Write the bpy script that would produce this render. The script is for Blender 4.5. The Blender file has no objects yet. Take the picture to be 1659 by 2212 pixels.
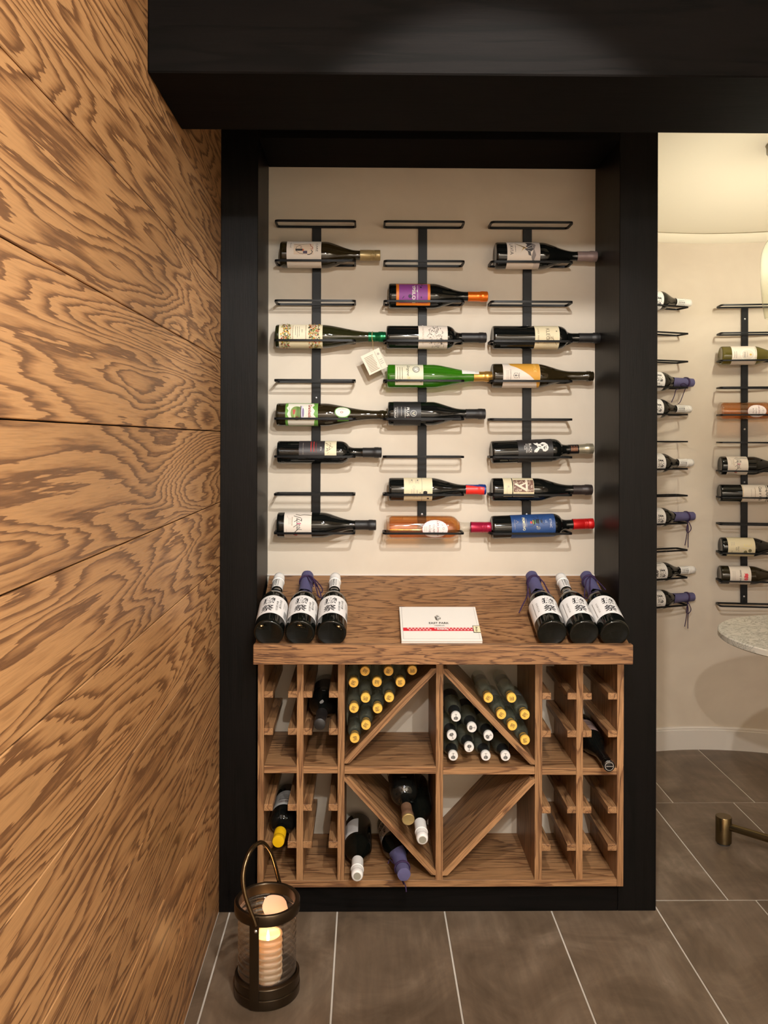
import bpy, bmesh, math, random
from mathutils import Vector, Matrix
random.seed(11)
S = bpy.context.scene
COL = S.collection
PI = math.pi

# ------------------------------------------------------------------ camera
F = 1800.0                     # focal length in pixels of the 1659 x 2212 frame
H = 1.343                      # camera height
YAW, ROLL = 0.012, 0.003
PPX, PPY = 790 + F * math.tan(YAW), 950.0
fwd = Vector((math.sin(YAW), math.cos(YAW), 0))
rt0 = Vector((math.cos(YAW), -math.sin(YAW), 0))
up0 = Vector((0, 0, 1))
RT = rt0 * math.cos(ROLL) + up0 * math.sin(ROLL)
UP = up0 * math.cos(ROLL) - rt0 * math.sin(ROLL)
cd = bpy.data.cameras.new('camera')
cam = bpy.data.objects.new('camera', cd)
COL.objects.link(cam)
cd.sensor_fit = 'AUTO'
cd.sensor_width = 36.0
cd.lens = F / 2212 * 36.0
cd.shift_x = (829.5 - PPX) / 2212
cd.shift_y = (PPY - 1106) / 2212
cd.clip_start = 0.02
cam.matrix_world = Matrix(((RT.x, UP.x, -fwd.x, 0), (RT.y, UP.y, -fwd.y, 0), (RT.z, UP.z, -fwd.z, H), (0, 0, 0, 1)))
S.camera = cam


def P(px, py, Y):
    """world point on the plane y = Y that the lens shows at pixel (px, py)"""
    d = RT * ((px - PPX) / F) + UP * (-(py - PPY) / F) + fwd
    d = d * (Y / d.y)
    return Vector((d.x, d.y, d.z + H))


# ------------------------------------------------------------------ world, view
w = bpy.data.worlds.new('world')
S.world = w
w.use_nodes = True
w.node_tree.nodes['Background'].inputs[0].default_value = (1.0, 0.86, 0.70, 1)
w.node_tree.nodes['Background'].inputs[1].default_value = 0.06
S.view_settings.view_transform = 'Standard'
S.view_settings.look = 'None'
S.view_settings.exposure = -0.12
S.view_settings.gamma = 1.0
S.view_settings.use_curve_mapping = False
S.cycles.use_denoising = True
S.cycles.max_bounces = 10
S.cycles.transparent_max_bounces = 24
S.cycles.caustics_reflective = False
S.cycles.caustics_refractive = False
S.cycles.sample_clamp_indirect = 3.0

# lamp settings used by the lamp builders further down
WARM = (1.0, 0.98, 0.945)
SPOT_MAIN = dict(loc=(0.28, 0.93, H + 0.86), energy=88.0)
SPOT_BACK = dict(loc=(0.18, -0.30, H + 0.83), energy=100.0)
FILL_DOWN = [((0.45, -0.62, 2.335), 80.0), ((2.1, 0.5, 2.335), 24.0), ((1.9, -0.5, 2.335), 24.0)]  # unseen ceiling lamps added as general fill
FILL_SIDE = dict(loc=(0.62, 0.05, 2.20), energy=105.0)      # added fill to brighten the plank wall
FILL_WASH = [((0.3, -0.80, 2.22), 560.0), ((1.6, -0.80, 2.22), 560.0)]   # washers added for bounce off the wall behind the camera
PENDANT_L = 410.0
CANDLE_W = 0.9


# ------------------------------------------------------------------ materials
MATS = {}


def new_mat(name):
    m = bpy.data.materials.new(name)
    m.use_nodes = True
    return m, m.node_tree, m.node_tree.nodes['Principled BSDF']


def mat(name, col, rough=0.5, metal=0.0, spec=0.5, coat=0.0):
    if name in MATS:
        return MATS[name]
    m, nt, b = new_mat(name)
    b.inputs['Base Color'].default_value = (*col, 1)
    b.inputs['Roughness'].default_value = rough
    b.inputs['Metallic'].default_value = metal
    b.inputs['Specular IOR Level'].default_value = spec
    b.inputs['Coat Weight'].default_value = coat
    MATS[name] = m
    return m


def srgb(r, g, b):
    def f(c):
        c /= 255.0
        return c / 12.92 if c <= 0.04045 else ((c + 0.055) / 1.055) ** 2.4
    return (f(r), f(g), f(b))


def ink(r, g, b, rough=0.6, metal=0.0):
    n = 'ink_%d_%d_%d_%d' % (r, g, b, int(metal * 10))
    return mat(n, srgb(r, g, b), rough, metal)


def node(nt, typ, **kw):
    n = nt.nodes.new(typ)
    for k, v in kw.items():
        setattr(n, k, v)
    return n


def ramp(nt, stops, interp='LINEAR'):
    r = nt.nodes.new('ShaderNodeValToRGB')
    r.color_ramp.interpolation = interp
    e = r.color_ramp.elements
    while len(e) < len(stops):
        e.new(0.5)
    for i, (p, c) in enumerate(stops):
        e[i].position = p
        e[i].color = (*c, 1)
    return r


def mathn(nt, op, a=None, b=None, va=0.0, vb=0.0):
    n = nt.nodes.new('ShaderNodeMath')
    n.operation = op
    n.inputs[0].default_value = va
    n.inputs[1].default_value = vb
    if a is not None:
        nt.links.new(a, n.inputs[0])
    if b is not None:
        nt.links.new(b, n.inputs[1])
    return n.outputs[0]


def wood(name, grain, light, mid, dark, scale=(1.2, 5.0), rings=12.0, rough=0.42, pore=0.35, jag=0.02, sharp=0.10, spec=0.35, coat=0.0):
    """flat-sawn oak: contour lines of a stretched noise field, plus pores along the grain"""
    key = name + grain
    if key in MATS:
        return MATS[key]
    m, nt, b = new_mat(key)
    L = nt.links
    tc = node(nt, 'ShaderNodeTexCoord')
    oi = node(nt, 'ShaderNodeObjectInfo')
    rnd = mathn(nt, 'MULTIPLY', oi.outputs['Random'], None, 0, 41.0)
    cmb = node(nt, 'ShaderNodeCombineXYZ')
    for i in range(3):
        L.new(rnd, cmb.inputs[i])
    add = node(nt, 'ShaderNodeVectorMath', operation='ADD')
    L.new(tc.outputs['Object'], add.inputs[0])
    L.new(cmb.outputs[0], add.inputs[1])

    def mapped(along, across):
        mp = node(nt, 'ShaderNodeMapping')
        s = [across] * 3
        s['XYZ'.index(grain)] = along
        mp.inputs['Scale'].default_value = s
        L.new(add.outputs[0], mp.inputs['Vector'])
        return mp.outputs[0]
    n1 = node(nt, 'ShaderNodeTexNoise')
    n1.inputs['Scale'].default_value = 1.0
    n1.inputs['Detail'].default_value = 2.0
    n1.inputs['Roughness'].default_value = 0.45
    n1.inputs['Distortion'].default_value = 0.35
    L.new(mapped(scale[0], scale[1]), n1.inputs['Vector'])
    n2 = node(nt, 'ShaderNodeTexNoise')
    n2.inputs['Scale'].default_value = 1.0
    n2.inputs['Detail'].default_value = 3.0
    L.new(mapped(scale[0] * 12, scale[1] * 26), n2.inputs['Vector'])
    j = mathn(nt, 'MULTIPLY', n2.outputs['Fac'], None, 0, jag)
    v = mathn(nt, 'ADD', n1.outputs['Fac'], j)
    v = mathn(nt, 'MULTIPLY', v, None, 0, rings)
    v = mathn(nt, 'FRACT', v)
    rp = ramp(nt, [(0.0, mid), (sharp * 0.5, dark), (sharp * 1.6, dark), (sharp * 3.2, mid), (0.6, light), (1.0, light)])
    L.new(v, rp.inputs[0])
    # pores
    n3 = node(nt, 'ShaderNodeTexNoise')
    n3.inputs['Scale'].default_value = 1.0
    n3.inputs['Detail'].default_value = 2.0
    L.new(mapped(14.0, 420.0), n3.inputs['Vector'])
    pr = ramp(nt, [(0.36, (1 - pore,) * 3), (0.56, (1, 1, 1))])
    L.new(n3.outputs['Fac'], pr.inputs[0])
    mx = node(nt, 'ShaderNodeMix', data_type='RGBA', blend_type='MULTIPLY')
    mx.inputs['Factor'].default_value = 1.0
    L.new(rp.outputs[0], mx.inputs['A'])
    L.new(pr.outputs[0], mx.inputs['B'])
    # board to board tone
    n4 = node(nt, 'ShaderNodeTexNoise')
    n4.inputs['Scale'].default_value = 1.0
    n4.inputs['Detail'].default_value = 1.0
    L.new(mapped(0.8, 2.4), n4.inputs['Vector'])
    tr = ramp(nt, [(0.3, (0.84, 0.82, 0.80)), (0.7, (1.08, 1.06, 1.04))])
    L.new(n4.outputs['Fac'], tr.inputs[0])
    mx2 = node(nt, 'ShaderNodeMix', data_type='RGBA', blend_type='MULTIPLY')
    mx2.inputs['Factor'].default_value = 1.0
    L.new(mx.outputs['Result'], mx2.inputs['A'])
    L.new(tr.outputs[0], mx2.inputs['B'])
    L.new(mx2.outputs['Result'], b.inputs['Base Color'])
    b.inputs['Roughness'].default_value = rough
    b.inputs['Specular IOR Level'].default_value = spec
    b.inputs['Coat Weight'].default_value = coat
    bp = node(nt, 'ShaderNodeBump')
    bp.inputs['Strength'].default_value = 0.12
    bp.inputs['Distance'].default_value = 0.002
    L.new(n3.outputs['Fac'], bp.inputs['Height'])
    L.new(bp.outputs[0], b.inputs['Normal'])
    MATS[key] = m
    return m


def wall_wood():
    return wood('plank_oak_', 'Y', srgb(180, 135, 89), srgb(154, 111, 71), srgb(112, 77, 49), scale=(0.75, 6.5), rings=25.0,
                rough=0.38, pore=0.14, jag=0.045, sharp=0.11, spec=0.4)


def cab_wood(g):
    return wood('cabinet_oak_', g, srgb(162, 122, 84), srgb(146, 107, 72), srgb(112, 78, 52), scale=(1.3, 16.0), rings=9.0,
                rough=0.45, pore=0.42, jag=0.03, sharp=0.07)


def top_wood(g):
    return wood('counter_oak_', g, srgb(152, 112, 76), srgb(138, 100, 67), srgb(92, 62, 42), scale=(1.4, 9.0), rings=20.0,
                rough=0.4, pore=0.36, jag=0.075, sharp=0.10)


def black_wood(g):
    return wood('black_oak_', g, srgb(15, 13, 12), srgb(14, 12, 11), srgb(11, 10, 9), scale=(1.2, 14.0), rings=7.0, rough=0.70 if g == 'X' else 0.40,
                pore=0.12, jag=0.02, spec=0.04 if g == 'X' else 0.09)


def noisy(name, c1, c2, scale, rough, detail=4.0, bump=0.0, rough2=None, spec=0.4, stretch=None):
    if name in MATS:
        return MATS[name]
    m, nt, b = new_mat(name)
    L = nt.links
    tc = node(nt, 'ShaderNodeTexCoord')
    oi = node(nt, 'ShaderNodeObjectInfo')
    rnd = mathn(nt, 'MULTIPLY', oi.outputs['Random'], None, 0, 29.0)
    add = node(nt, 'ShaderNodeVectorMath', operation='ADD')
    L.new(tc.outputs['Object'], add.inputs[0])
    L.new(rnd, add.inputs[1])
    n = node(nt, 'ShaderNodeTexNoise')
    n.inputs['Scale'].default_value = scale
    n.inputs['Detail'].default_value = detail
    n.inputs['Roughness'].default_value = 0.6
    n.inputs['Distortion'].default_value = 0.6
    L.new(add.outputs[0], n.inputs['Vector'])
    r = ramp(nt, [(0.32, c1), (0.68, c2)])
    L.new(n.outputs['Fac'], r.inputs[0])
    L.new(r.outputs[0], b.inputs['Base Color'])
    b.inputs['Roughness'].default_value = rough
    b.inputs['Specular IOR Level'].default_value = spec
    if bump:
        bp = node(nt, 'ShaderNodeBump')
        bp.inputs['Strength'].default_value = bump
        bp.inputs['Distance'].default_value = 0.003
        L.new(n.outputs['Fac'], bp.inputs['Height'])
        L.new(bp.outputs[0], b.inputs['Normal'])
    MATS[name] = m
    return m


PLASTER = noisy('plaster', srgb(198, 186, 169), srgb(209, 198, 181), 3.2, 0.75, bump=0.04, spec=0.25)
PLASTER_ROUND = noisy('plaster_round', srgb(196, 182, 165), srgb(210, 197, 179), 2.6, 0.72, bump=0.05, spec=0.3)
CEIL = mat('ceiling_paint', srgb(226, 216, 196), 0.8)
WHITEPAINT = mat('white_paint', srgb(214, 206, 196), 0.45)
BLACKMETAL = mat('black_metal', (0.004, 0.004, 0.0043), 0.42, 0.0, 0.16)
GROUT = mat('grout', srgb(196, 188, 176), 0.9)


def tile_mat():
    if 'tile' in MATS:
        return MATS['tile']
    m, nt, b = new_mat('tile')
    L = nt.links
    tc = node(nt, 'ShaderNodeTexCoord')
    oi = node(nt, 'ShaderNodeObjectInfo')
    rnd = mathn(nt, 'MULTIPLY', oi.outputs['Random'], None, 0, 57.0)
    add = node(nt, 'ShaderNodeVectorMath', operation='ADD')
    L.new(tc.outputs['Object'], add.inputs[0])
    L.new(rnd, add.inputs[1])
    n = node(nt, 'ShaderNodeTexNoise')
    n.inputs['Scale'].default_value = 4.5
    n.inputs['Detail'].default_value = 7.0
    n.inputs['Roughness'].default_value = 0.62
    n.inputs['Distortion'].default_value = 1.1
    L.new(add.outputs[0], n.inputs['Vector'])
    r = ramp(nt, [(0.30, srgb(84, 70, 56)), (0.50, srgb(104, 88, 72)), (0.66, srgb(122, 106, 89)), (0.80, srgb(156, 140, 123))])
    L.new(n.outputs['Fac'], r.inputs[0])
    mp = node(nt, 'ShaderNodeMapping')
    mp.inputs['Scale'].default_value = (60, 6, 1)
    mp.inputs['Rotation'].default_value = (0, 0, 0.5)
    L.new(add.outputs[0], mp.inputs['Vector'])
    n2 = node(nt, 'ShaderNodeTexNoise')
    n2.inputs['Scale'].default_value = 1.0
    n2.inputs['Detail'].default_value = 4.0
    L.new(mp.outputs[0], n2.inputs['Vector'])
    r2 = ramp(nt, [(0.4, (0.9, 0.9, 0.9)), (0.75, (1.12, 1.12, 1.12))])
    L.new(n2.outputs['Fac'], r2.inputs[0])
    mx = node(nt, 'ShaderNodeMix', data_type='RGBA', blend_type='MULTIPLY')
    mx.inputs['Factor'].default_value = 1.0
    L.new(r.outputs[0], mx.inputs['A'])
    L.new(r2.outputs[0], mx.inputs['B'])
    L.new(mx.outputs['Result'], b.inputs['Base Color'])
    b.inputs['Roughness'].default_value = 0.42
    b.inputs['Specular IOR Level'].default_value = 0.35
    MATS['tile'] = m
    return m


def glass_thin(name, centre, edge, body=0.0, bodycol=(1, 1, 1), gloss=1.0, waves=None, rough=0.03, f0=0.05):
    """see-through glass shell: tinted transparency plus a fresnel reflection, optionally some cloudy body colour"""
    if name in MATS:
        return MATS[name]
    m, nt, b = new_mat(name)
    L = nt.links
    nt.nodes.remove(b)
    out = nt.nodes['Material Output']
    lw = node(nt, 'ShaderNodeLayerWeight')
    lw.inputs['Blend'].default_value = 0.35
    mixc = node(nt, 'ShaderNodeMix', data_type='RGBA')
    mixc.inputs['A'].default_value = (*centre, 1)
    mixc.inputs['B'].default_value = (*edge, 1)
    L.new(mathn(nt, 'POWER', lw.outputs['Facing'], None, 0, 2.2), mixc.inputs['Factor'])
    tr = node(nt, 'ShaderNodeBsdfTransparent')
    L.new(mixc.outputs['Result'], tr.inputs[0])
    sh = tr.outputs[0]
    if body > 0:
        df = node(nt, 'ShaderNodeBsdfTranslucent')
        df.inputs[0].default_value = (*bodycol, 1)
        d2 = node(nt, 'ShaderNodeBsdfDiffuse')
        d2.inputs[0].default_value = (*bodycol, 1)
        ad = node(nt, 'ShaderNodeMixShader')
        ad.inputs[0].default_value = 0.45
        L.new(df.outputs[0], ad.inputs[1])
        L.new(d2.outputs[0], ad.inputs[2])
        mb = node(nt, 'ShaderNodeMixShader')
        mb.inputs[0].default_value = body
        L.new(sh, mb.inputs[1])
        L.new(ad.outputs[0], mb.inputs[2])
        sh = mb.outputs[0]
    gl = node(nt, 'ShaderNodeBsdfGlossy')
    gl.inputs['Roughness'].default_value = rough
    gl.inputs['Color'].default_value = (gloss, gloss, gloss, 1)
    # Schlick reflectance, the same on both sides of the shell
    fr = node(nt, 'ShaderNodeLayerWeight')
    fr.inputs['Blend'].default_value = 0.5
    schlick = mathn(nt, 'ADD', mathn(nt, 'MULTIPLY', mathn(nt, 'POWER', fr.outputs['Facing'], None, 0, 4.5), None, 0, 0.90), None, 0, f0)
    if waves:
        tc = node(nt, 'ShaderNodeTexCoord')
        wv = node(nt, 'ShaderNodeTexWave')
        wv.bands_direction = 'Z'
        wv.inputs['Scale'].default_value = waves
        wv.inputs['Distortion'].default_value = 2.5
        wv.inputs['Detail'].default_value = 1.5
        wv.inputs['Detail Scale'].default_value = 1.2
        L.new(tc.outputs['Object'], wv.inputs['Vector'])
        bp = node(nt, 'ShaderNodeBump')
        bp.inputs['Strength'].default_value = 1.0
        bp.inputs['Distance'].default_value = 0.006
        L.new(wv.outputs['Fac'], bp.inputs['Height'])
        for n in (gl, fr):
            L.new(bp.outputs[0], n.inputs['Normal'])
    mx = node(nt, 'ShaderNodeMixShader')
    L.new(schlick, mx.inputs[0])
    L.new(sh, mx.inputs[1])
    L.new(gl.outputs[0], mx.inputs[2])
    L.new(mx.outputs[0], out.inputs['Surface'])
    MATS[name] = m
    return m


G_BLACK = mat('glass_black', (0.004, 0.0045, 0.004), 0.05, 0, 0.5)
G_BROWN = mat('glass_brown', (0.016, 0.011, 0.004), 0.05, 0, 0.5)
G_OLIVE = mat('glass_olive', (0.016, 0.016, 0.005), 0.05, 0, 0.5)
G_SAKE = mat('glass_sake', (0.0035, 0.004, 0.003), 0.05, 0, 0.5)
G_GREEN = glass_thin('glass_green', (0.16, 0.52, 0.05), (0.02, 0.14, 0.02), 0.5, (0.10, 0.42, 0.02))
G_ROSE = glass_thin('glass_rose', (0.95, 0.64, 0.33), (0.60, 0.26, 0.08), 0.12, (0.95, 0.46, 0.14))
G_FLINT = glass_thin('glass_flint', (0.96, 0.95, 0.92), (0.55, 0.50, 0.42), 0.02, (0.8, 0.75, 0.65), f0=0.06)
G_LIME = glass_thin('glass_lime', (0.42, 0.38, 0.10), (0.12, 0.12, 0.02), 0.5, (0.30, 0.26, 0.05))
G_CLEAR = glass_thin('glass_clear', (0.90, 0.93, 0.88), (0.50, 0.55, 0.47), 0.26, (0.42, 0.46, 0.36), gloss=1.0)
G_PALE = glass_thin('glass_pale', (0.96, 0.97, 0.90), (0.92, 0.93, 0.82), 0.012, (0.9, 0.9, 0.75), gloss=0.45)
G_LANT = glass_thin('glass_lantern', (0.90, 0.88, 0.85), (0.40, 0.34, 0.28), 0.04, (0.8, 0.7, 0.62), rough=0.07, f0=0.16)
PAPERWHITE = mat('label_white', srgb(226, 220, 212), 0.6)


# ------------------------------------------------------------------ mesh building
class MB:
    def __init__(self):
        self.bm = bmesh.new()

    def _mi(self, faces, mi):
        for f in faces:
            f.material_index = mi

    def box(self, x0, x1, y0, y1, z0, z1, bev=0.0, mi=0, M=None):
        r = bmesh.ops.create_cube(self.bm, size=1.0)
        vs = r['verts']
        for v in vs:
            v.co = Vector((x0 + (v.co.x + 0.5) * (x1 - x0), y0 + (v.co.y + 0.5) * (y1 - y0), z0 + (v.co.z + 0.5) * (z1 - z0)))
        fs = list({f for v in vs for f in v.link_faces})
        self._mi(fs, mi)
        if bev > 0:
            es = list({e for v in vs for e in v.link_edges})
            rr = bmesh.ops.bevel(self.bm, geom=es, offset=bev, segments=1, affect='EDGES', profile=0.5)
            vs = list({v for f in rr['faces'] for v in f.verts} | {v for v in vs if v.is_valid})
        if M is not None:
            bmesh.ops.transform(self.bm, matrix=M, verts=[v for v in vs if v.is_valid])
        return self

    def prism(self, pts, axis, a, b, mi=0):
        """polygon in the two other axes extruded along axis from a to b"""
        def mk(u, v, t):
            return {'X': (t, u, v), 'Y': (u, t, v), 'Z': (u, v, t)}[axis]
        A = [self.bm.verts.new(mk(u, v, a)) for u, v in pts]
        B = [self.bm.verts.new(mk(u, v, b)) for u, v in pts]
        n = len(pts)
        fs = [self.bm.faces.new(A), self.bm.faces.new(B[::-1])]
        for i in range(n):
            fs.append(self.bm.faces.new((A[i], B[i], B[(i + 1) % n], A[(i + 1) % n])))
        self._mi(fs, mi)
        bmesh.ops.recalc_face_normals(self.bm, faces=fs)
        return self

    def lathe(self, prof, seg=32, M=None, mi=0, a0=0.0, a1=2 * PI, radial=None):
        full = abs(a1 - a0 - 2 * PI) < 1e-6
        n = seg if full else seg + 1
        rings = []
        allv = []
        for r, z in prof:
            if r < 1e-6 and full:
                v = self.bm.verts.new((0, 0, z))
                rings.append([v])
                allv.append(v)
            else:
                ring = []
                for i in range(n):
                    t = a0 + (a1 - a0) * i / seg
                    rr = r * (radial(i) if radial else 1.0)
                    ring.append(self.bm.verts.new((rr * math.cos(t), rr * math.sin(t), z)))
                rings.append(ring)
                allv += ring
        fs = []
        for A, B in zip(rings, rings[1:]):
            m = n if full else n - 1
            for i in range(m):
                k = (i + 1) % n
                q = [A[i] if len(A) > 1 else A[0], A[k] if len(A) > 1 else A[0], B[k] if len(B) > 1 else B[0], B[i] if len(B) > 1 else B[0]]
                u = []
                for v in q:
                    if v not in u:
                        u.append(v)
                if len(u) >= 3:
                    fs.append(self.bm.faces.new(u))
        self._mi(fs, mi)
        if M is not None:
            bmesh.ops.transform(self.bm, matrix=M, verts=allv)
        return self

    def tube(self, pts, r, seg=8, closed=False, mi=0, sect=None, ref=None, caps=True):
        pts = [Vector(p) for p in pts]
        n = len(pts)
        if sect is None:
            sect = [(math.cos(2 * PI * i / seg) * r, math.sin(2 * PI * i / seg) * r) for i in range(seg)]
        rings = []
        prev = None
        for i, p in enumerate(pts):
            if closed:
                t = (pts[(i + 1) % n] - pts[i - 1]).normalized()
            else:
                t = (pts[min(i + 1, n - 1)] - pts[max(i - 1, 0)]).normalized()
            if ref is not None:
                u = Vector(ref)
                u = (u - t * u.dot(t)).normalized()
            elif prev is None:
                u = Vector((0, 0, 1)) if abs(t.z) < 0.9 else Vector((1, 0, 0))
                u = (u - t * u.dot(t)).normalized()
            else:
                u = (prev - t * prev.dot(t)).normalized()
            prev = u
            v = t.cross(u)
            rings.append([self.bm.verts.new(p + u * a + v * b) for a, b in sect])
        fs = []
        m = len(sect)
        for i in range(n if closed else n - 1):
            A, B = rings[i], rings[(i + 1) % n]
            for k in range(m):
                fs.append(self.bm.faces.new((A[k], A[(k + 1) % m], B[(k + 1) % m], B[k])))
        if not closed and caps:
            fs.append(self.bm.faces.new(rings[0][::-1]))
            fs.append(self.bm.faces.new(rings[-1]))
        self._mi(fs, mi)
        bmesh.ops.recalc_face_normals(self.bm, faces=fs)
        return self

    def mesh(self, name, mats, smooth=None):
        me = bpy.data.meshes.new(name)
        self.bm.to_mesh(me)
        self.bm.free()
        for m in (mats if isinstance(mats, (list, tuple)) else [mats]):
            me.materials.append(m)
        if smooth is not None:
            me.polygons.foreach_set('use_smooth', [True] * len(me.polygons))
            me.set_sharp_from_angle(angle=math.radians(smooth))
        return me


def ob(name, me, parent=None, world_root=None):
    """link one mesh object; world_root: its mesh was built in world space, bring it into that root's space"""
    o = bpy.data.objects.new(name, me)
    COL.objects.link(o)
    if world_root is not None:
        me.transform(world_root.matrix_basis.inverted())
    if parent is not None:
        o.parent = parent
    return o


def recentre(o):
    """put a parentless-or-child object's origin at its mesh centre"""
    me = o.data
    c = sum((v.co for v in me.vertices), Vector()) / len(me.vertices)
    me.transform(Matrix.Translation(-c))
    o.location = o.location + c
    return o


def thing(name, label, cat, M=None, group=None):
    o = bpy.data.objects.new(name, None)
    o.empty_display_size = 0.03
    COL.objects.link(o)
    if M is not None:
        o.matrix_basis = M if isinstance(M, Matrix) else Matrix.Translation(Vector(M))
    o['label'] = label
    o['category'] = cat
    if group:
        o['group'] = group
    return o


def struct(name, me):
    o = ob(name, me)
    o['kind'] = 'structure'
    return o


def frame(axis, front, loc, roll=0.0):
    Z = Vector(axis).normalized()
    Y = -Vector(front)
    Y = (Y - Z * Y.dot(Z)).normalized()
    X = Y.cross(Z)
    M = Matrix(((X.x, Y.x, Z.x, loc[0]), (X.y, Y.y, Z.y, loc[1]), (X.z, Y.z, Z.z, loc[2]), (0, 0, 0, 1)))
    return M @ Matrix.Rotation(roll, 4, 'Z')


# ------------------------------------------------------------------ print: lettering and marks laid on a surface
TXT = {}


def text_mesh(s, bold):
    k = (s, bold)
    if k not in TXT:
        c = bpy.data.curves.new('letters', 'FONT')
        c.body = s
        c.resolution_u = 3
        c.offset = bold
        o = bpy.data.objects.new('letters', c)
        m = bpy.data.meshes.new_from_object(o)
        vs = [(v.co.x, v.co.y) for v in m.vertices]
        fs = [tuple(p.vertices) for p in m.polygons]
        xs = [v[0] for v in vs]
        ys = [v[1] for v in vs]
        cx, cy = (min(xs) + max(xs)) / 2, (min(ys) + max(ys)) / 2
        hh = max(ys) - min(ys)
        TXT[k] = ([((x - cx) / hh, (y - cy) / hh) for x, y in vs], fs, (max(xs) - min(xs)) / hh)
        bpy.data.objects.remove(o)
        bpy.data.curves.remove(c)
        bpy.data.meshes.remove(m)
    return TXT[k]


def print_mesh(items, surf, k=1.0, lift=0.00035, cut=0.004):
    """items in label units (u across, v up, scaled by k); surf(u, v, lift) -> point"""
    bm = bmesh.new()
    mats = []

    def mi(m):
        if m not in mats:
            mats.append(m)
        return mats.index(m)
    for n, it in enumerate(items):
        kind = it[0]
        sub = bmesh.new()
        m = it[-1]
        if kind == 't':
            _, s, v, u, h, opt, _ = it
            vs, fs, wd = text_mesh(s, opt.get('bold', 0.0))
            sx = (opt['wid'] / wd) if 'wid' in opt else h
            a = math.radians(opt.get('rot', 0))
            ca, sa = math.cos(a), math.sin(a)
            sk = opt.get('skew', 0.0)
            V = []
            for x, y in vs:
                x, y = (x + sk * y) * sx, y * h
                V.append(sub.verts.new(((u + x * ca - y * sa) * k, (v + x * sa + y * ca) * k, 0)))
            for f in fs:
                try:
                    sub.faces.new([V[i] for i in f])
                except ValueError:
                    pass
        else:
            polys = []
            if kind == 'r':
                _, v0, v1, u0, u1, _ = it
                polys = [[(u0, v0), (u1, v0), (u1, v1), (u0, v1)]]
            elif kind == 'e':
                _, v, u, rv, ru, _ = it
                polys = [[(u + ru * math.cos(2 * PI * i / 20), v + rv * math.sin(2 * PI * i / 20)) for i in range(20)]]
            elif kind == 'd':
                _, v, u, r, sides, _ = it
                a = random.random() * 6
                polys = [[(u + r * math.cos(a + 2 * PI * i / sides), v + r * math.sin(a + 2 * PI * i / sides)) for i in range(sides)]]
            elif kind == 'p':
                polys = [[(u, v) for v, u in it[1]]]
            elif kind == 'l':
                pts = [Vector((u, v)) for v, u in it[1]]
                wd = it[2] / 2
                L, R = [], []
                for i, p in enumerate(pts):
                    t = (pts[min(i + 1, len(pts) - 1)] - pts[max(i - 1, 0)])
                    t = t.normalized() if t.length > 0 else Vector((1, 0))
                    nn = Vector((-t.y, t.x)) * wd
                    L.append(p + nn)
                    R.append(p - nn)
                polys = [[tuple(L[i]), tuple(L[i + 1]), tuple(R[i + 1]), tuple(R[i])] for i in range(len(pts) - 1)]
            for pl in polys:
                sub.faces.new([sub.verts.new((u * k, v * k, 0)) for u, v in pl])
        us = [v.co.x for v in sub.verts]
        if us and cut and max(us) - min(us) > cut * 1.3:
            c = math.ceil(min(us) / cut) * cut
            while c < max(us):
                bmesh.ops.bisect_plane(sub, geom=sub.verts[:] + sub.edges[:] + sub.faces[:], plane_co=(c, 0, 0), plane_no=(1, 0, 0))
                c += cut
        idx = mi(m)
        nv = {}
        e = lift + 0.00007 * min(n, 8) + 0.000010 * n
        for v in sub.verts:
            nv[v] = bm.verts.new(surf(v.co.x, v.co.y, e))
        for f in sub.faces:
            try:
                g = bm.faces.new([nv[v] for v in f.verts])
                g.material_index = idx
            except ValueError:
                pass
        sub.free()
    me = bpy.data.meshes.new('print')
    bm.normal_update()
    bm.to_mesh(me)
    bm.free()
    for m in mats:
        me.materials.append(m)
    return me


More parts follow.
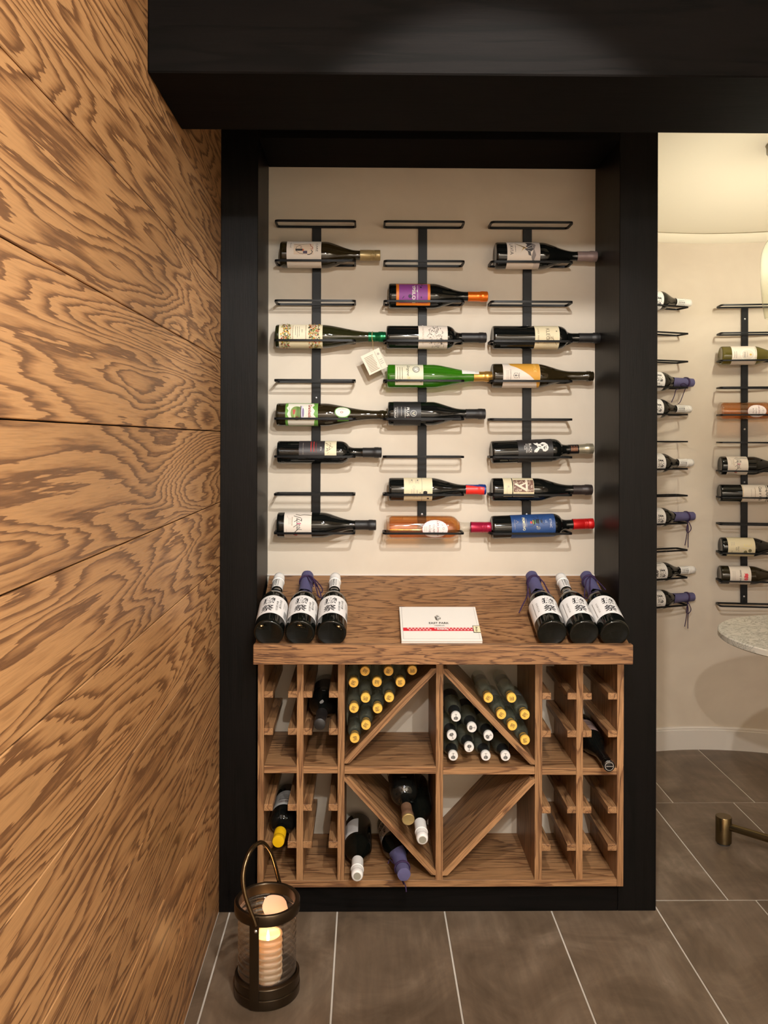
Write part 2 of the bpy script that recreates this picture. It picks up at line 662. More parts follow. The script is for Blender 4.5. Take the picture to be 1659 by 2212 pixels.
# ------------------------------------------------------------------ bottles
def smooth_profile(kind, r, L, nr=0.0145):
    """(radius, z) outline from the base centre to the lip"""
    pts = [(0.0, 0.0035), (r * 0.45, 0.0030), (r * 0.80, 0.0010), (r * 0.88, 0.0), (r * 0.95, 0.0008), (r * 0.99, 0.004), (r, 0.009)]

    def ease(z0, z1, r0, r1, n, p=1.0, q=1.0):
        out = []
        for i in range(1, n + 1):
            t = i / n
            s = t ** p
            s = s * s * (3 - 2 * s)
            out.append((r0 + (r1 - r0) * s ** q, z0 + (z1 - z0) * t))
        return out
    if kind == 'bordeaux':
        b, n0 = 0.60 * L, 0.735 * L
        pts += [(r, b)]
        for i in range(1, 7):
            a = i / 6 * PI / 2 * 0.80
            pts.append((r - (r - nr) * 0.72 * (1 - math.cos(a)) / (1 - math.cos(PI / 2 * 0.8)), b + (0.685 * L - b) * math.sin(a) / math.sin(PI / 2 * 0.8)))
        rr = pts[-1][0]
        pts += [(nr + (rr - nr) * 0.45, 0.700 * L), (nr + (rr - nr) * 0.12, 0.718 * L), (nr, n0)]
    elif kind == 'burgundy':
        b, n0 = 0.45 * L, 0.78 * L
        pts += [(r, b)] + ease(b, n0, r, nr, 14, 0.88)
    elif kind == 'flute':
        b, n0 = 0.44 * L, 0.90 * L
        pts += [(r, b)] + ease(b, n0, r, nr, 14, 0.80)
    elif kind == 'sake':
        b, n0 = 0.47 * L, 0.74 * L
        pts += [(r, b)] + ease(b, n0, r, nr, 14, 0.92)
    elif kind == 'soda':
        b, n0 = 0.62 * L, 0.86 * L
        pts += [(r, b)]
        for i in range(1, 7):
            a = i / 6 * PI / 2
            pts.append((nr + 0.002 + (r - nr - 0.002) * math.cos(a), b + (0.78 * L - b) * math.sin(a)))
        pts += [(nr, n0)]
    pts += [(nr * 0.98, L - 0.024), (nr * 1.10, L - 0.021), (nr * 1.10, L - 0.010), (nr * 0.99, L - 0.008), (nr * 0.99, L - 0.001), (nr * 0.85, L), (0.0, L)]
    return pts


def rad_at(prof, z):
    best = 0.0
    for (r0, z0), (r1, z1) in zip(prof[6:], prof[7:]):
        if z0 <= z <= z1 and z1 > z0:
            return r0 + (r1 - r0) * (z - z0) / (z1 - z0)
    return prof[6][0] if z < prof[6][1] else prof[-3][0]


def arc_label(prof, v0, v1, a0, a1, mat_, seg=24, lift=0.0002, rows=8):
    m = MB()
    rings = []
    for j in range(rows + 1):
        z = v0 + (v1 - v0) * j / rows
        R = rad_at(prof, z) + lift
        rings.append([m.bm.verts.new((R * math.sin(a0 + (a1 - a0) * i / seg), -R * math.cos(a0 + (a1 - a0) * i / seg), z)) for i in range(seg + 1)])
    for A, B in zip(rings, rings[1:]):
        for i in range(seg):
            m.bm.faces.new((A[i], A[i + 1], B[i + 1], B[i]))
    return m.mesh('label', mat_, 60)


def capsule_mesh(prof, z0, L, mat_, kind='foil', nr=0.0145, lift=0.0007, seg=28):
    m = MB()
    zs = [z0 + (L - 0.0005 - z0) * i / 16 for i in range(17)]
    if kind == 'foil':
        pr = [(rad_at(prof, z) + lift, z) for z in zs if z < L - 0.03]
        R = nr + lift
        pr += [(R, L - 0.030), (R, L - 0.0235), (nr * 1.10 + lift, L - 0.021), (nr * 1.10 + lift, L - 0.010), (nr * 1.06 + lift, L - 0.008), (nr * 1.05 + lift, L - 0.001), (nr * 0.9, L + 0.0007), (0, L + 0.0007)]
    else:                                   # screw cap: straight sleeve with rolled rings near the top
        R = nr * 1.10 + lift
        pr = [(max(rad_at(prof, z0) + lift, R), z0)]
        for q in (0.030, 0.026, 0.022, 0.018):
            pr += [(R, L - q), (R * 0.955, L - q + 0.0012), (R, L - q + 0.0024)]
        pr += [(R, L - 0.003), (R * 0.95, L + 0.0005), (R * 0.8, L + 0.001), (0, L + 0.001)]
    m.lathe(pr, seg)
    return m.mesh('capsule', mat_, 40)


BOTTLE_MESH = {}


def bottle(name, label, M, kind, r, L, glass, group=None, lab=None, cap=None, nr=0.0145, marks=None, k=1.0, cat='bottle', extra=None):
    """lab = list of (v0, v1, a0, a1, material); marks = list of print items (first label carries them)"""
    t = thing(name, label, cat, M, group)
    prof = smooth_profile(kind, r, L, nr)
    key = (kind, round(r, 4), round(L, 4), nr, glass.name)
    if key not in BOTTLE_MESH:
        m = MB()
        m.lathe(prof, 40)
        BOTTLE_MESH[key] = m.mesh('glass_body', glass, 50)
    ob('glass_body', BOTTLE_MESH[key], t)
    first = None
    for i, (v0, v1, a0, a1, mm) in enumerate(lab or []):
        lo = ob('label', arc_label(prof, v0, v1, math.radians(a0), math.radians(a1), mm), t)
        if first is None:
            first = lo
    if marks:
        def surf(u, v, e):
            R = rad_at(prof, v) + e
            R0 = rad_at(prof, v)
            return (R * math.sin(u / R0), -R * math.cos(u / R0), v)
        ob('print', print_mesh(marks, surf, k), first if first is not None else t)
    if cap:
        z0, mm, ck = cap
        ob('capsule', capsule_mesh(prof, z0, L, mm, ck, nr), t)
    if extra:
        extra(t, prof, L)
    return t


# ================================================================== SETTING
YF, YW, YC = 2.37, 2.625, 2.345          # frame plane, niche wall, cabinet front
XL = -0.413                              # left wall
NX0, NX1 = -0.3075, 0.7235               # niche sides
PX1 = P(1419.5, 1100, YF).x              # right edge of right post
CEILZ = 2.343
ROOM_C, ROOM_R = Vector((1.45, 2.67, 0)), 0.95   # centre and radius of the round room

# floor: bed of grout with tiles laid on it
m = MB()
m.box(XL - 0.02, 3.2, -1.3, 4.2, -0.05, -0.0015)
floor = struct('floor', m.mesh('floor', GROUT))
TS, TX0 = 0.3055, 0.2287
ROWS = [(-2.145 + 0.6545 * i, -2.145 + 0.6545 * (i + 1)) for i in range(9)]
ROWS = [(y - 0.0110, z - 0.0110) for y, z in ROWS]
# rows meet at y = 2.4245 and 3.079
off = 2.4245 - min((a for a, b in ROWS), key=lambda a: abs(a - 2.4245))
g = 0.0022
for i, (ya, yb) in enumerate(ROWS):
    ya, yb = ya + off, yb + off
    if yb > 4.2 or ya < -1.26:
        continue
    even = abs(round((ya - 2.4245) / 0.6545)) % 2 == 1
    x0 = TX0 if even else 1.0645
    kk = math.floor((XL - x0) / TS)
    while x0 + kk * TS < 2.9:
        xa, xb = max(x0 + kk * TS, XL - g + 0.0003), min(x0 + (kk + 1) * TS, 3.0)
        kk += 1
        if xb - xa < 0.012:
            continue
        m = MB()
        m.box(xa + g, xb - g, ya + g, yb - g, -0.006, 0.0, bev=0.0008)
        recentre(ob('tile', m.mesh('tile', tile_mat()), floor))

# left wall of horizontal planks
m = MB()
m.box(XL - 0.10, XL - 0.014, -1.3, YF + 0.30, -0.02, CEILZ)
wl = struct('wall_left', m.mesh('wall_left', mat('joint_dark', srgb(38, 24, 15), 0.8)))
pys = [1962, 1814, 1671, 1521, 1374, 1223, 1085, 932, 775, 612, 455, 298, 140]
zs = [max(0.0, P(477, y, YF).z) for y in pys]
zs[0] = 0.0
zs[-1] = CEILZ
zs = [z for z in zs if z <= CEILZ]
for a, b in zip(zs, zs[1:]):
    if b - a < 0.03:
        continue
    m = MB()
    m.box(XL - 0.016, XL, -1.25, YF + 0.28, a + 0.0011, b - 0.0011, bev=0.0012)
    recentre(ob('plank', m.mesh('plank', wall_wood()), wl))

# niche back wall
m = MB()
m.box(NX0 - 0.02, NX1 + 0.02, YW, YW + 0.03, 0.0, CEILZ)
struct('wall_back', m.mesh('wall_back', PLASTER))

m = MB()
m.box(NX0, NX1, YW - 0.004, YW, P(930, 1242.5, YW).z - 0.001, P(930, 1242.5, YW).z + 0.0035)
tr7 = struct('trim_7', m.mesh('trim', WHITEPAINT))

# black frame
HB = P(900, 300, YF).z                   # underside of the header
bw = {'X': black_wood('X'), 'Z': black_wood('Z')}


def trim(n, me):
    return struct('trim_%d' % n, me)


m = MB(); m.box(XL, NX0, YF, YW + 0.03, 0, CEILZ, bev=0.0015)
trim(1, m.mesh('trim', bw['Z']))
m = MB(); m.box(NX1, PX1, YF, YW + 0.03, 0, CEILZ, bev=0.0015)
trim(2, m.mesh('trim', bw['Z']))
m = MB(); m.box(NX0 + 0.0005, NX1 - 0.0005, YF + 0.001, YW, HB, CEILZ, bev=0.001)
trim(3, m.mesh('trim', bw['X']))
BZ = H + 0.69
m = MB(); m.box(XL, 3.1, 1.572, 1.862, BZ, CEILZ, bev=0.003)
trim(4, m.mesh('trim', bw['X']))
PLZ = P(950, 1916, YC).z
m = MB(); m.box(NX0 + 0.0005, NX1 - 0.0005, YF + 0.001, YW, 0, PLZ - 0.001, bev=0.001)
trim(5, m.mesh('trim', bw['X']))

# round room: curved wall, skirting, crown, shallow dome
RC = Matrix.Translation(ROOM_C)
A0, A1 = math.radians(-35), math.radians(178)     # angle from +x
m = MB()
m.lathe([(ROOM_R, 0), (ROOM_R, H + 0.86)], 96, RC, 0, A0, A1)
wr = struct('wall_right', m.mesh('wall_right', PLASTER_ROUND, 30))
m = MB()
bz = P(1500, 1570, 3.61).z
m.lathe([(ROOM_R + 0.001, 0.0), (ROOM_R - 0.014, 0.0), (ROOM_R - 0.014, bz - 0.014), (ROOM_R - 0.010, bz - 0.011), (ROOM_R - 0.011, bz - 0.006), (ROOM_R - 0.007, bz), (ROOM_R + 0.001, bz)], 96, RC, 0, A0, A1)
struct('baseboard_right', m.mesh('baseboard_right', WHITEPAINT, 35))
m = MB()
cz = P(1470, 521, 3.6).z
m.lathe([(ROOM_R + 0.002, cz - 0.006), (ROOM_R - 0.004, cz - 0.002), (ROOM_R - 0.018, cz + 0.008), (ROOM_R - 0.028, cz + 0.026), (ROOM_R - 0.028, cz + 0.030), (ROOM_R + 0.004, cz + 0.030)], 96, RC, 0, A0, A1)
trim(6, m.mesh('trim', CEIL, 35))
m = MB()
dz = cz + 0.035
prof = [(0.955 * i / 20, dz - 0.006 + 0.20 * (1 - (i / 20) ** 2.2)) for i in range(21)]
m.lathe(prof, 96, RC)
bmesh.ops.bisect_plane(m.bm, geom=m.bm.verts[:] + m.bm.edges[:] + m.bm.faces[:], plane_co=(0, 1.866, 0), plane_no=(0, 1, 0), clear_inner=True)
struct('ceiling', m.mesh('ceiling', CEIL, 60))
# corridor shell behind the camera
m = MB(); m.box(XL - 0.1, 3.2, -1.3, 1.572, CEILZ, CEILZ + 0.04)
struct('ceiling', m.mesh('ceiling', CEIL))
m = MB(); m.box(XL - 0.1, 3.2, -1.34, -1.26, 0, CEILZ)
struct('wall_front', m.mesh('wall_front', PLASTER))
m = MB(); m.box(3.1, 3.2, -1.3, 2.3, 0, CEILZ)
struct('wall_right', m.mesh('wall_right', PLASTER))


# ================================================================== LAMPS (out of frame, in the ceiling; some added as fill)
def lamp(name, typ, loc, energy, col=WARM, size=0.03, **kw):
    l = bpy.data.lights.new(name, typ)
    l.energy = energy
    l.color = col
    if typ in ('POINT', 'SPOT'):
        l.shadow_soft_size = size
    for k_, v_ in kw.items():
        setattr(l, k_, v_)
    o = bpy.data.objects.new(name, l)
    o.location = loc
    COL.objects.link(o)
    return o


LAMPEMIT = {}


def emit(name, col, st):
    if name in MATS:
        return MATS[name]
    mm, nt, b = new_mat(name)
    b.inputs['Base Color'].default_value = (0, 0, 0, 1)
    b.inputs['Emission Color'].default_value = (*col, 1)
    b.inputs['Emission Strength'].default_value = st
    MATS[name] = mm
    return mm


def spot_head(loc, energy, target, label, angle=120):
    d = (Vector(target) - Vector(loc)).normalized()
    M = frame(d, (0, -1, 0.01), Vector(loc) - d * 0.02)
    t = thing('ceiling_spotlight', label, 'spotlight', M)
    mm = MB(); mm.lathe([(0.0, -0.10), (0.034, -0.10), (0.036, -0.09), (0.036, 0.0), (0.032, 0.0), (0.030, -0.03), (0.0, -0.03)], 24)
    ob('housing', mm.mesh('housing', mat('lamp_white', srgb(220, 216, 208), 0.4), 40), t)
    top = M.inverted() @ Vector((loc[0], loc[1], CEILZ))
    mm = MB(); mm.tube([(0, 0, -0.09), top], 0.006, 8)
    ob('stem', mm.mesh('stem', mat('lamp_white', srgb(220, 216, 208), 0.4), 40), t)
    l = lamp('spot_beam', 'SPOT', Vector(loc) + d * 0.004, energy, size=0.022, spot_size=math.radians(angle), spot_blend=0.35)
    l.matrix_basis = Matrix.Translation(Vector(loc) + d * 0.004) @ d.to_track_quat('-Z', 'Y').to_matrix().to_4x4()


spot_head(SPOT_MAIN['loc'], SPOT_MAIN['energy'], (0.14, 2.6, 1.05), 'white ceiling spotlight aimed at the wine niche', 66)
spot_head(SPOT_BACK['loc'], SPOT_BACK['energy'], (0.9, 2.9, 0.9), 'white ceiling spotlight further back, aimed at the round room', 120)
for i, (loc, e) in enumerate(FILL_DOWN):
    t = thing('downlight', ['round recessed downlight behind the viewpoint', 'round recessed downlight in the ceiling at the right', 'round recessed downlight at the far back right of the ceiling'][i], 'downlight', loc)
    mm = MB(); mm.lathe([(0.050, 0.006), (0.056, -0.004), (0.045, -0.006), (0.042, 0.004), (0.0, 0.004)], 28)
    ob('bezel', mm.mesh('bezel', mat('lamp_white', srgb(220, 216, 208), 0.4), 40), t)
    lamp('downlight_beam', 'SPOT', (loc[0], loc[1], loc[2] - 0.012), e, size=0.05, spot_size=math.radians(150), spot_blend=0.6)
spot_head(FILL_SIDE['loc'], FILL_SIDE['energy'], (-0.41, 1.05, 0.80), 'white ceiling spotlight aimed at the plank wall', 92)
for i, (loc, e) in enumerate(FILL_WASH):
    spot_head(loc, e, (loc[0], -1.26, 1.2), ['white ceiling spotlight washing the wall behind the viewpoint', 'white ceiling spotlight washing the right end of the wall behind the viewpoint'][i], 110)


# ================================================================== CABINET
def zc(py, px=950):
    return P(px, py, YC).z


def xc(px, py=1670):
    return P(px, py, YC).x


# sloped display top
LIPY = 2.25
lipT, lipB = P(950, 1393, LIPY).z, P(950, 1436, LIPY).z
pf = Vector((0, LIPY + 0.02, lipT - 0.0105))
pb = Vector((0, YW - 0.002, P(930, 1242.5, YW).z))
SL = (pb - pf).normalized()              # up the slope
SN = Vector((0, -SL.z, SL.y))            # out of the slope
LX0, LX1 = P(547, 1410, LIPY).x, P(1368, 1414, LIPY).x
top = thing('display_counter', 'sloping oak display counter with a thick front lip below the bottle racks', 'counter', (0.2, LIPY, lipB))
m = MB()
ln = (pb - pf).length
Mtop = Matrix(((1, 0, 0, 0), (0, SL.y, SN.y, pf.y), (0, SL.z, SN.z, pf.z), (0, 0, 0, 1)))
m.box(LX0 + 0.001, LX1 - 0.001, 0.0, ln, -0.018, 0.0, M=Mtop)
ob('top_panel', m.mesh('top_panel', top_wood('X')), top, top)
m = MB(); m.box(LX0, LX1, LIPY, LIPY + 0.02, lipB, lipT, bev=0.0015)
ob('front_lip', m.mesh('front_lip', top_wood('X')), top, top)


def panel_under(y):
    return pf.z + (y - pf.y) * SL.z / SL.y - 0.0205


cab = thing('wine_cabinet', 'oak wine cabinet with square bottle cells and crossed diagonal bins', 'cabinet', (0.2, YC, PLZ))
BB = zc(1901)                            # top of the bottom board
vp = [(556.5, 570, 1912), (641, 655, 1901), (729.5, 744, 1901), (941.5, 957, 1901), (1155.5, 1171, 1902), (1245, 1259, 1903), (1333, 1347, 1918)]
VX = []
for i, (a, b, yb) in enumerate(vp):
    xa, xb = xc(a), xc(b)
    VX.append((xa, xb))
    z0 = PLZ if i in (0, 6) else BB
    m = MB()
    m.prism([(YC, z0), (YW - 0.001, z0), (YW - 0.001, panel_under(YW)), (YC, panel_under(YC))], 'X', xa, xb)
    o = ob('side_panel' if i in (0, 6) else 'divider', m.mesh('divider', cab_wood('Z')), cab, cab)
m = MB(); m.box(VX[0][1] + 0.0002, VX[6][0] - 0.0002, YC, YW - 0.001, PLZ, BB, bev=0.0006)
ob('bottom_board', m.mesh('bottom_board', cab_wood('X')), cab, cab)
for i in range(6):
    xa, xb = VX[i][1] + 0.0002, VX[i + 1][0] - 0.0002
    px = (vp[i][1] + vp[i + 1][0]) / 2
    yt = 1655 + 4.2 * (px - 610) / 690
    m = MB(); m.box(xa, xb, YC + 0.0008, YW - 0.001, zc(yt + 15.5, px), zc(yt, px), bev=0.0006)
    recentre(ob('shelf', m.mesh('shelf', cab_wood('X')), cab, cab))
for col, (a, b) in enumerate(((570, 641), (655, 729.5), (1171, 1245), (1259, 1333))):
    for (yl, yr) in ((1493, 1497), (1573.5, 1578.5), (1737.5, 1743), (1818, 1824)):
        yt = yl if col < 2 else yr
        for side in (0, 1):
            pa, pb_ = (a, a + 19) if side == 0 else (b - 19.5, b)
            m = MB(); m.box(xc(pa) + (0.0002 if side == 0 else 0), xc(pb_) - (0.0002 if side else 0), YC + 0.0005, YW - 0.001, zc(yt + 14.5, a), zc(yt, a), bev=0.0008)
            recentre(ob('slat', m.mesh('slat', cab_wood('Y')), cab, cab))


def diagonal(p0, p1, th=13.0):
    """board from pixel p0 to p1 (centre line of its front edge), cut plumb at both ends"""
    A, B = P(p0[0], p0[1], YC), P(p1[0], p1[1], YC)
    d = (B - A)
    L = d.length
    d.normalize()
    t = th * YC / F / 2
    n = Vector((-d.z, 0, d.x))
    M = Matrix(((d.x, 0, n.x, A.x), (0, 1, 0, A.y), (d.z, 0, n.z, A.z), (0, 0, 0, 1)))
    s = abs(d.z / d.x)
    m_ = MB()
    k1 = t * s
    sg = 1 if d.z < 0 else -1
    m_.prism([(0 - sg * (k1), -t), (L - sg * k1, -t), (L + sg * k1, t), (0 + sg * k1, t)], 'Y', 0.001, YW - YC - 0.001)
    o_ = ob('diagonal_panel', m_.mesh('diagonal_panel', cab_wood('X')), cab)
    o_.matrix_basis = cab.matrix_basis.inverted() @ M
    return o_


diagonal((745, 1650), (941, 1444))
diagonal((957.5, 1445), (1155, 1652))
diagonal((745, 1679), (941, 1891))
diagonal((957.5, 1892), (1155, 1683))


# ================================================================== WALL RACKS
def rack_meshes(zrods, hw=0.1215, yf=-0.085, yb=-0.012):
    loops = []
    for z in zrods:
        c = 0.010
        pts = []
        for cx, cy, s0 in ((hw - c, yb - c, 0), (-hw + c, yb - c, 1), (-hw + c, yf + c, 2), (hw - c, yf + c, 3)):
            for q in range(4):
                a = s0 * PI / 2 + q / 3 * PI / 2
                pts.append((cx + c * math.cos(a), cy + c * math.sin(a), z))
        m_ = MB()
        h, wd = 0.0032, 0.0028
        m_.tube(pts, 0, closed=True, sect=[(h, wd), (h, -wd), (-h, -wd), (-h, wd)], ref=(0, 0, 1))
        loops.append(m_.mesh('bottle_loop', BLACKMETAL, 40))
    return loops


def rack(label, M, zrods, screws=(), hw=0.1215):
    t = thing('wall_bottle_rack', label, 'bottle rack', M, 'black metal wall racks')
    m_ = MB(); m_.box(-0.0138, 0.0138, -0.0095, -0.0005, min(zrods) - 0.004, max(zrods) + 0.004, bev=0.001)
    ob('upright_bar', m_.mesh('upright_bar', BLACKMETAL), t)
    for me in rack_meshes(zrods, hw):
        ob('bottle_loop', me, t)
    for z in screws:
        m_ = MB(); m_.lathe([(0, 0.0022), (0.0022, 0.0020), (0.0042, 0.0008), (0.0045, 0.0)], 14, Matrix.Translation((0, -0.0095, z)) @ Matrix.Rotation(PI / 2, 4, 'X'))
        ob('screw', m_.mesh('screw', mat('screw_steel', (0.5, 0.5, 0.5), 0.35, 0.9), 50), t)
    return t


YR = YW - 0.085                          # plane of the front rods
ROWPX = [478.5, 564, 650.5, 736, 822, 905, 987, 1069, 1152.5]
RACKC = [(682, 677), (913, 917), (1139, 1150)]
RX = [P(680, 820, YR).x, P(916, 820, YR).x, P(1149, 820, YR).x]
RZ = [P(900, y, YR).z for y in ROWPX]
names = ['left black metal bottle rack in the niche, five bottles on it', 'middle black metal bottle rack in the niche, six bottles on it', 'right black metal bottle rack in the niche, six bottles on it']
for i in range(3):
    M = Matrix.Translation((RX[i], YW, 0))
    rack(names[i], M, RZ, screws=[(RZ[3] + 0.055) if i else RZ[4] - 0.05, RZ[8] + 0.052], hw=[0.1215, 0.1215, 0.124][i])

KP = (YW - 0.0485) / F                    # metres per photo pixel at the bottle axis
YA = YW - 0.0485


def rack_bottle(name, label, col, row, x0, x1, kind, rpx, glass, lab, cap, marks, roll=0.0, tilt=0.0, nr=0.0145, group='bottles on the niche racks', extra=None, dz=0.0):
    """x0/x1: photo pixels of base and tip; lab and marks in photo pixels from the base"""
    r = rpx * KP
    B = P(x0, ROWPX[row], YA)
    T = P(x1, ROWPX[row], YA)
    L = T.x - B.x
    z = RZ[row] + math.sqrt((r + 0.0034) ** 2 - 0.0365 ** 2) + 0.0003
    ax = Vector((math.cos(tilt), 0, math.sin(tilt)))
    loc = Vector((B.x, YA, z + dz))
    M = frame(ax, (0, -1, 0), loc, math.radians(roll))
    ll = [(a * KP, b * KP, c, d, mm) for a, b, c, d, mm in lab]
    cp = (cap[0] * KP, cap[1], cap[2]) if cap else None
    return bottle(name, label, M, kind, r, L, glass, group, ll, cp, nr, marks, KP, extra=extra)


K_ = ink(24, 22, 22)
GREY = ink(120, 112, 104)
PALEGREY = ink(170, 160, 150)
TAN = ink(150, 128, 104)
WHT = ink(232, 228, 220)
CREAM = mat('label_cream', srgb(222, 208, 172), 0.6)
LABW = mat('label_warm_white', srgb(226, 214, 200), 0.6)
BLKLAB = mat('label_black', srgb(30, 28, 28), 0.5)


def cap_mat(n, r, g_, b_, rough=0.35, metal=0.4):
    return mat('capsule_' + n, srgb(r, g_, b_), rough, metal)


def lines(v0, v1, u0, u1, n, wd, mm, ragged=0.0):
    """n thin rows of unreadably small print, running along u"""
    out = []
    for i in range(n):
        v = v0 + (v1 - v0) * (i / max(1, n - 1))
        u = u0
        e = u1 - random.random() * ragged
        while u < e:
            s = 0.8 + random.random() * 2.0
            out.append(('r', v - wd / 2, v + wd / 2, u, min(u + s, e), mm))
            u += s + 0.5
    return out


# --- left rack
marks = [('r', 30, 72, -21, 5, ink(218, 196, 172)),
         ('t', 'CARE', 79.5, -11, 4.6, {'wid': 20}, ink(70, 62, 58)),
         ('l', [(31, -18), (44, -17), (60, -20), (67, -20)], 0.7, K_), ('l', [(45, -17), (37, -12), (34, -6), (36, -2), (42, 2), (50, 4)], 0.8, K_),
         ('e', 46, -11, 1.6, 3.0, ink(90, 70, 60)), ('e', 46, -11, 1.0, 2.2, ink(218, 196, 172)),
         ('l', [(63, -20), (66, -18), (66, -14), (69, -12), (71, -9), (69, -6), (66, -7)], 1.2, ink(150, 40, 40)),
         ('l', [(67, -4), (70, -1), (68, 3), (63, 5), (59, 5)], 1.6, K_), ('r', 34, 50, -7, -2.6, K_), ('r', 50, 59, -2.5, 3.2, ink(60, 44, 66)),
         ('p', [(49, -7), (52, -6), (52, -3), (49, -2)], ink(190, 90, 50)),
         ('t', 'Rosal', 24, -16, 3, {'wid': 13}, GREY)]
rack_bottle('wine_bottle', 'dark olive burgundy bottle with a line-drawn face label and gold screw cap', 0, 1, 606.5, 821, 'burgundy', 28.3, G_BROWN,
            [(15, 88.5, -88, 88, LABW)], (171, cap_mat('gold', 158, 136, 92), 'screw'), marks)

marks = [('r', 8, 101, -30, 30, CREAM)]
cols = [ink(150, 150, 70), ink(196, 110, 60), ink(168, 60, 46), ink(206, 160, 60), ink(60, 56, 40), ink(110, 130, 70)]
for i in range(260):
    v = random.choice([random.uniform(13, 33), random.uniform(72, 96)])
    marks.append(('d', v, random.uniform(-34, 34), random.uniform(0.8, 2.2), 6, random.choice(cols)))
for i in range(120):
    v = random.choice([random.uniform(13, 33), random.uniform(72, 96)])
    marks.append(('d', v, random.uniform(-30, 30), random.uniform(0.5, 0.9), 5, K_))
marks += [('r', 34.5, 70, -24, 10, ink(224, 212, 182))] + lines(38, 38, -22, 9, 1, 1.6, TAN) + lines(66, 66, -22, 9, 1, 1.6, TAN) + lines(44, 52, -18, 6, 3, 1.0, GREY, 6) + [('t', '2021', 58, -8, 2.6, {}, GREY)]


def tag_extra(t, prof, L):
    z = 208 * KP
    r = rad_at(prof, z) + 0.0016
    m_ = MB()
    m_.tube([(r * math.cos(a), r * math.sin(a), z + 0.002 * math.sin(a)) for a in [2 * PI * i / 20 for i in range(20)]], 0.0011, 6, closed=True)
    # the string drops to the tag (local +x is downwards here)
    m_.tube([(0.012, -r, z), (0.024, -r - 0.004, z + 0.001), (0.044, -r - 0.004, z + 0.002)], 0.0008, 6)
    ob('tag_string', m_.mesh('tag_string', mat('string_gold', srgb(150, 128, 78), 0.6), 60), t)
    # folded card
    o0 = Vector((0.044, -r - 0.0045, z + 0.002))
    a = math.radians(26)
    ex = Vector((math.cos(a), 0, math.sin(a)))        # down the card
    ey = Vector((-math.sin(a), 0, math.cos(a)))       # across the card
    def pt(u, v, e):
        p = o0 + ex * u + ey * v
        return (p.x, p.y - e, p.z)
    m_ = MB()
    for (v0, v1, yo) in ((-0.043, 0.0, 0.0), (0.0, 0.019, 0.003)):
        q = []
        for u, v in ((0.0, v0), (0.064, v0), (0.064, v1), (0.0, v1)):
            q.append(pt(u, v, 0.0))
        b_ = [(x, y + 0.0008, zz) for x, y, zz in q]
        A_ = [m_.bm.verts.new(c) for c in q]
        B_ = [m_.bm.verts.new(c) for c in b_]
        m_.bm.faces.new(A_); m_.bm.faces.new(B_[::-1])
        for i in range(4):
            m_.bm.faces.new((A_[i], B_[i], B_[(i + 1) % 4], A_[(i + 1) % 4]))
    bmesh.ops.recalc_face_normals(m_.bm, faces=m_.bm.faces[:])
    tg = ob('neck_tag', m_.mesh('neck_tag', mat('tag_card', srgb(224, 214, 194), 0.7)), t)
    it = []
    for i in range(11):
        v = 0.010 + i * 0.0046
        it.append(('r', -0.036, -0.006 - random.random() * 0.004, v, v + 0.0018, TAN))
    it += [('l', [(0.001, 0.004), (0.001, 0.060), (0.018, 0.060), (0.018, 0.004)], 0.0005, GREY), ('r', 0.004, 0.014, 0.034, 0.036, PALEGREY), ('r', 0.004, 0.014, 0.040, 0.042, PALEGREY), ('r', 0.004, 0.014, 0.046, 0.048, PALEGREY), ('d', 0.009, 0.016, 0.004, 8, PALEGREY)]
    ob('print', print_mesh(it, lambda u, v, e: pt(u, v, e), 1.0, 0.0003, None), tg)


rack_bottle('wine_bottle', 'slender dark green bottle with a floral label, green capsule and hanging paper tag', 0, 3, 596.5, 833, 'flute', 25.3, G_OLIVE,
            [(8.3, 101, -92, 92, CREAM)], (199, cap_mat('green', 10, 92, 52, 0.25, 0.6), 'foil'), marks, extra=tag_extra)

GRN = mat('label_green', srgb(100, 150, 62), 0.5)
marks = [('p', [(26, -30), (26, -20), (23, -14), (27, -8), (24, 0), (28, 8), (25, 14), (26, 30), (80, 30), (82, 14), (86, 8), (80, 0), (83, -8), (78, -16), (82, -22), (80, -30)], ink(228, 222, 206)),
         ('e', 44, -3, 13, 16, ink(120, 140, 72)), ('r', 44, 51, -18, 10, ink(86, 112, 52)), ('r', 39, 41, -10, 8, ink(170, 186, 120)), ('p', [(36, -10), (42, -10), (40, 0), (37, 0)], ink(176, 60, 60)),
         ('r', 52, 54, -20, 12, ink(60, 50, 40)), ('r', 54, 58, -20, 10, ink(206, 200, 214)), ('e', 58, -4, 2.2, 10, ink(120, 104, 140)), ('e', 45, 8, 4, 4, ink(110, 66, 40)),
         ('t', 'Granbazán', 72.5, -7, 7.2, {'wid': 33, 'bold': 0.02}, ink(140, 34, 34)), ('l', [(64, -14), (65, 4)], 0.5, PALEGREY), ('l', [(67, -12), (67.5, 2)], 0.5, PALEGREY)] + lines(29, 29, -15, 2, 1, 0.7, GREY)


def seal_extra(t, prof, L):
    it = [('p', [(131, 8), (137, 3), (150, 3), (155, 8), (155, 16), (131, 16)], ink(96, 150, 70)), ('e', 142, -6, 17, 13, ink(96, 150, 70)), ('e', 142, -6, 15.5, 11.3, ink(232, 226, 212)), ('e', 140, -5, 3.2, 2.2, ink(150, 90, 80)), ('e', 140, -5, 1.8, 1.2, ink(232, 226, 212)),
          ('l', [(132, -9), (136, -12), (142, -13), (149, -12)], 0.8, PALEGREY)]

    def surf(u, v, e):
        R0 = rad_at(prof, v)
        return ((R0 + e) * math.sin(u / R0), -(R0 + e) * math.cos(u / R0), v)
    o_ = ob('neck_seal', print_mesh(it, surf, KP, 0.0004), t)
    o_['label'] = 'round white neck seal with green rim'


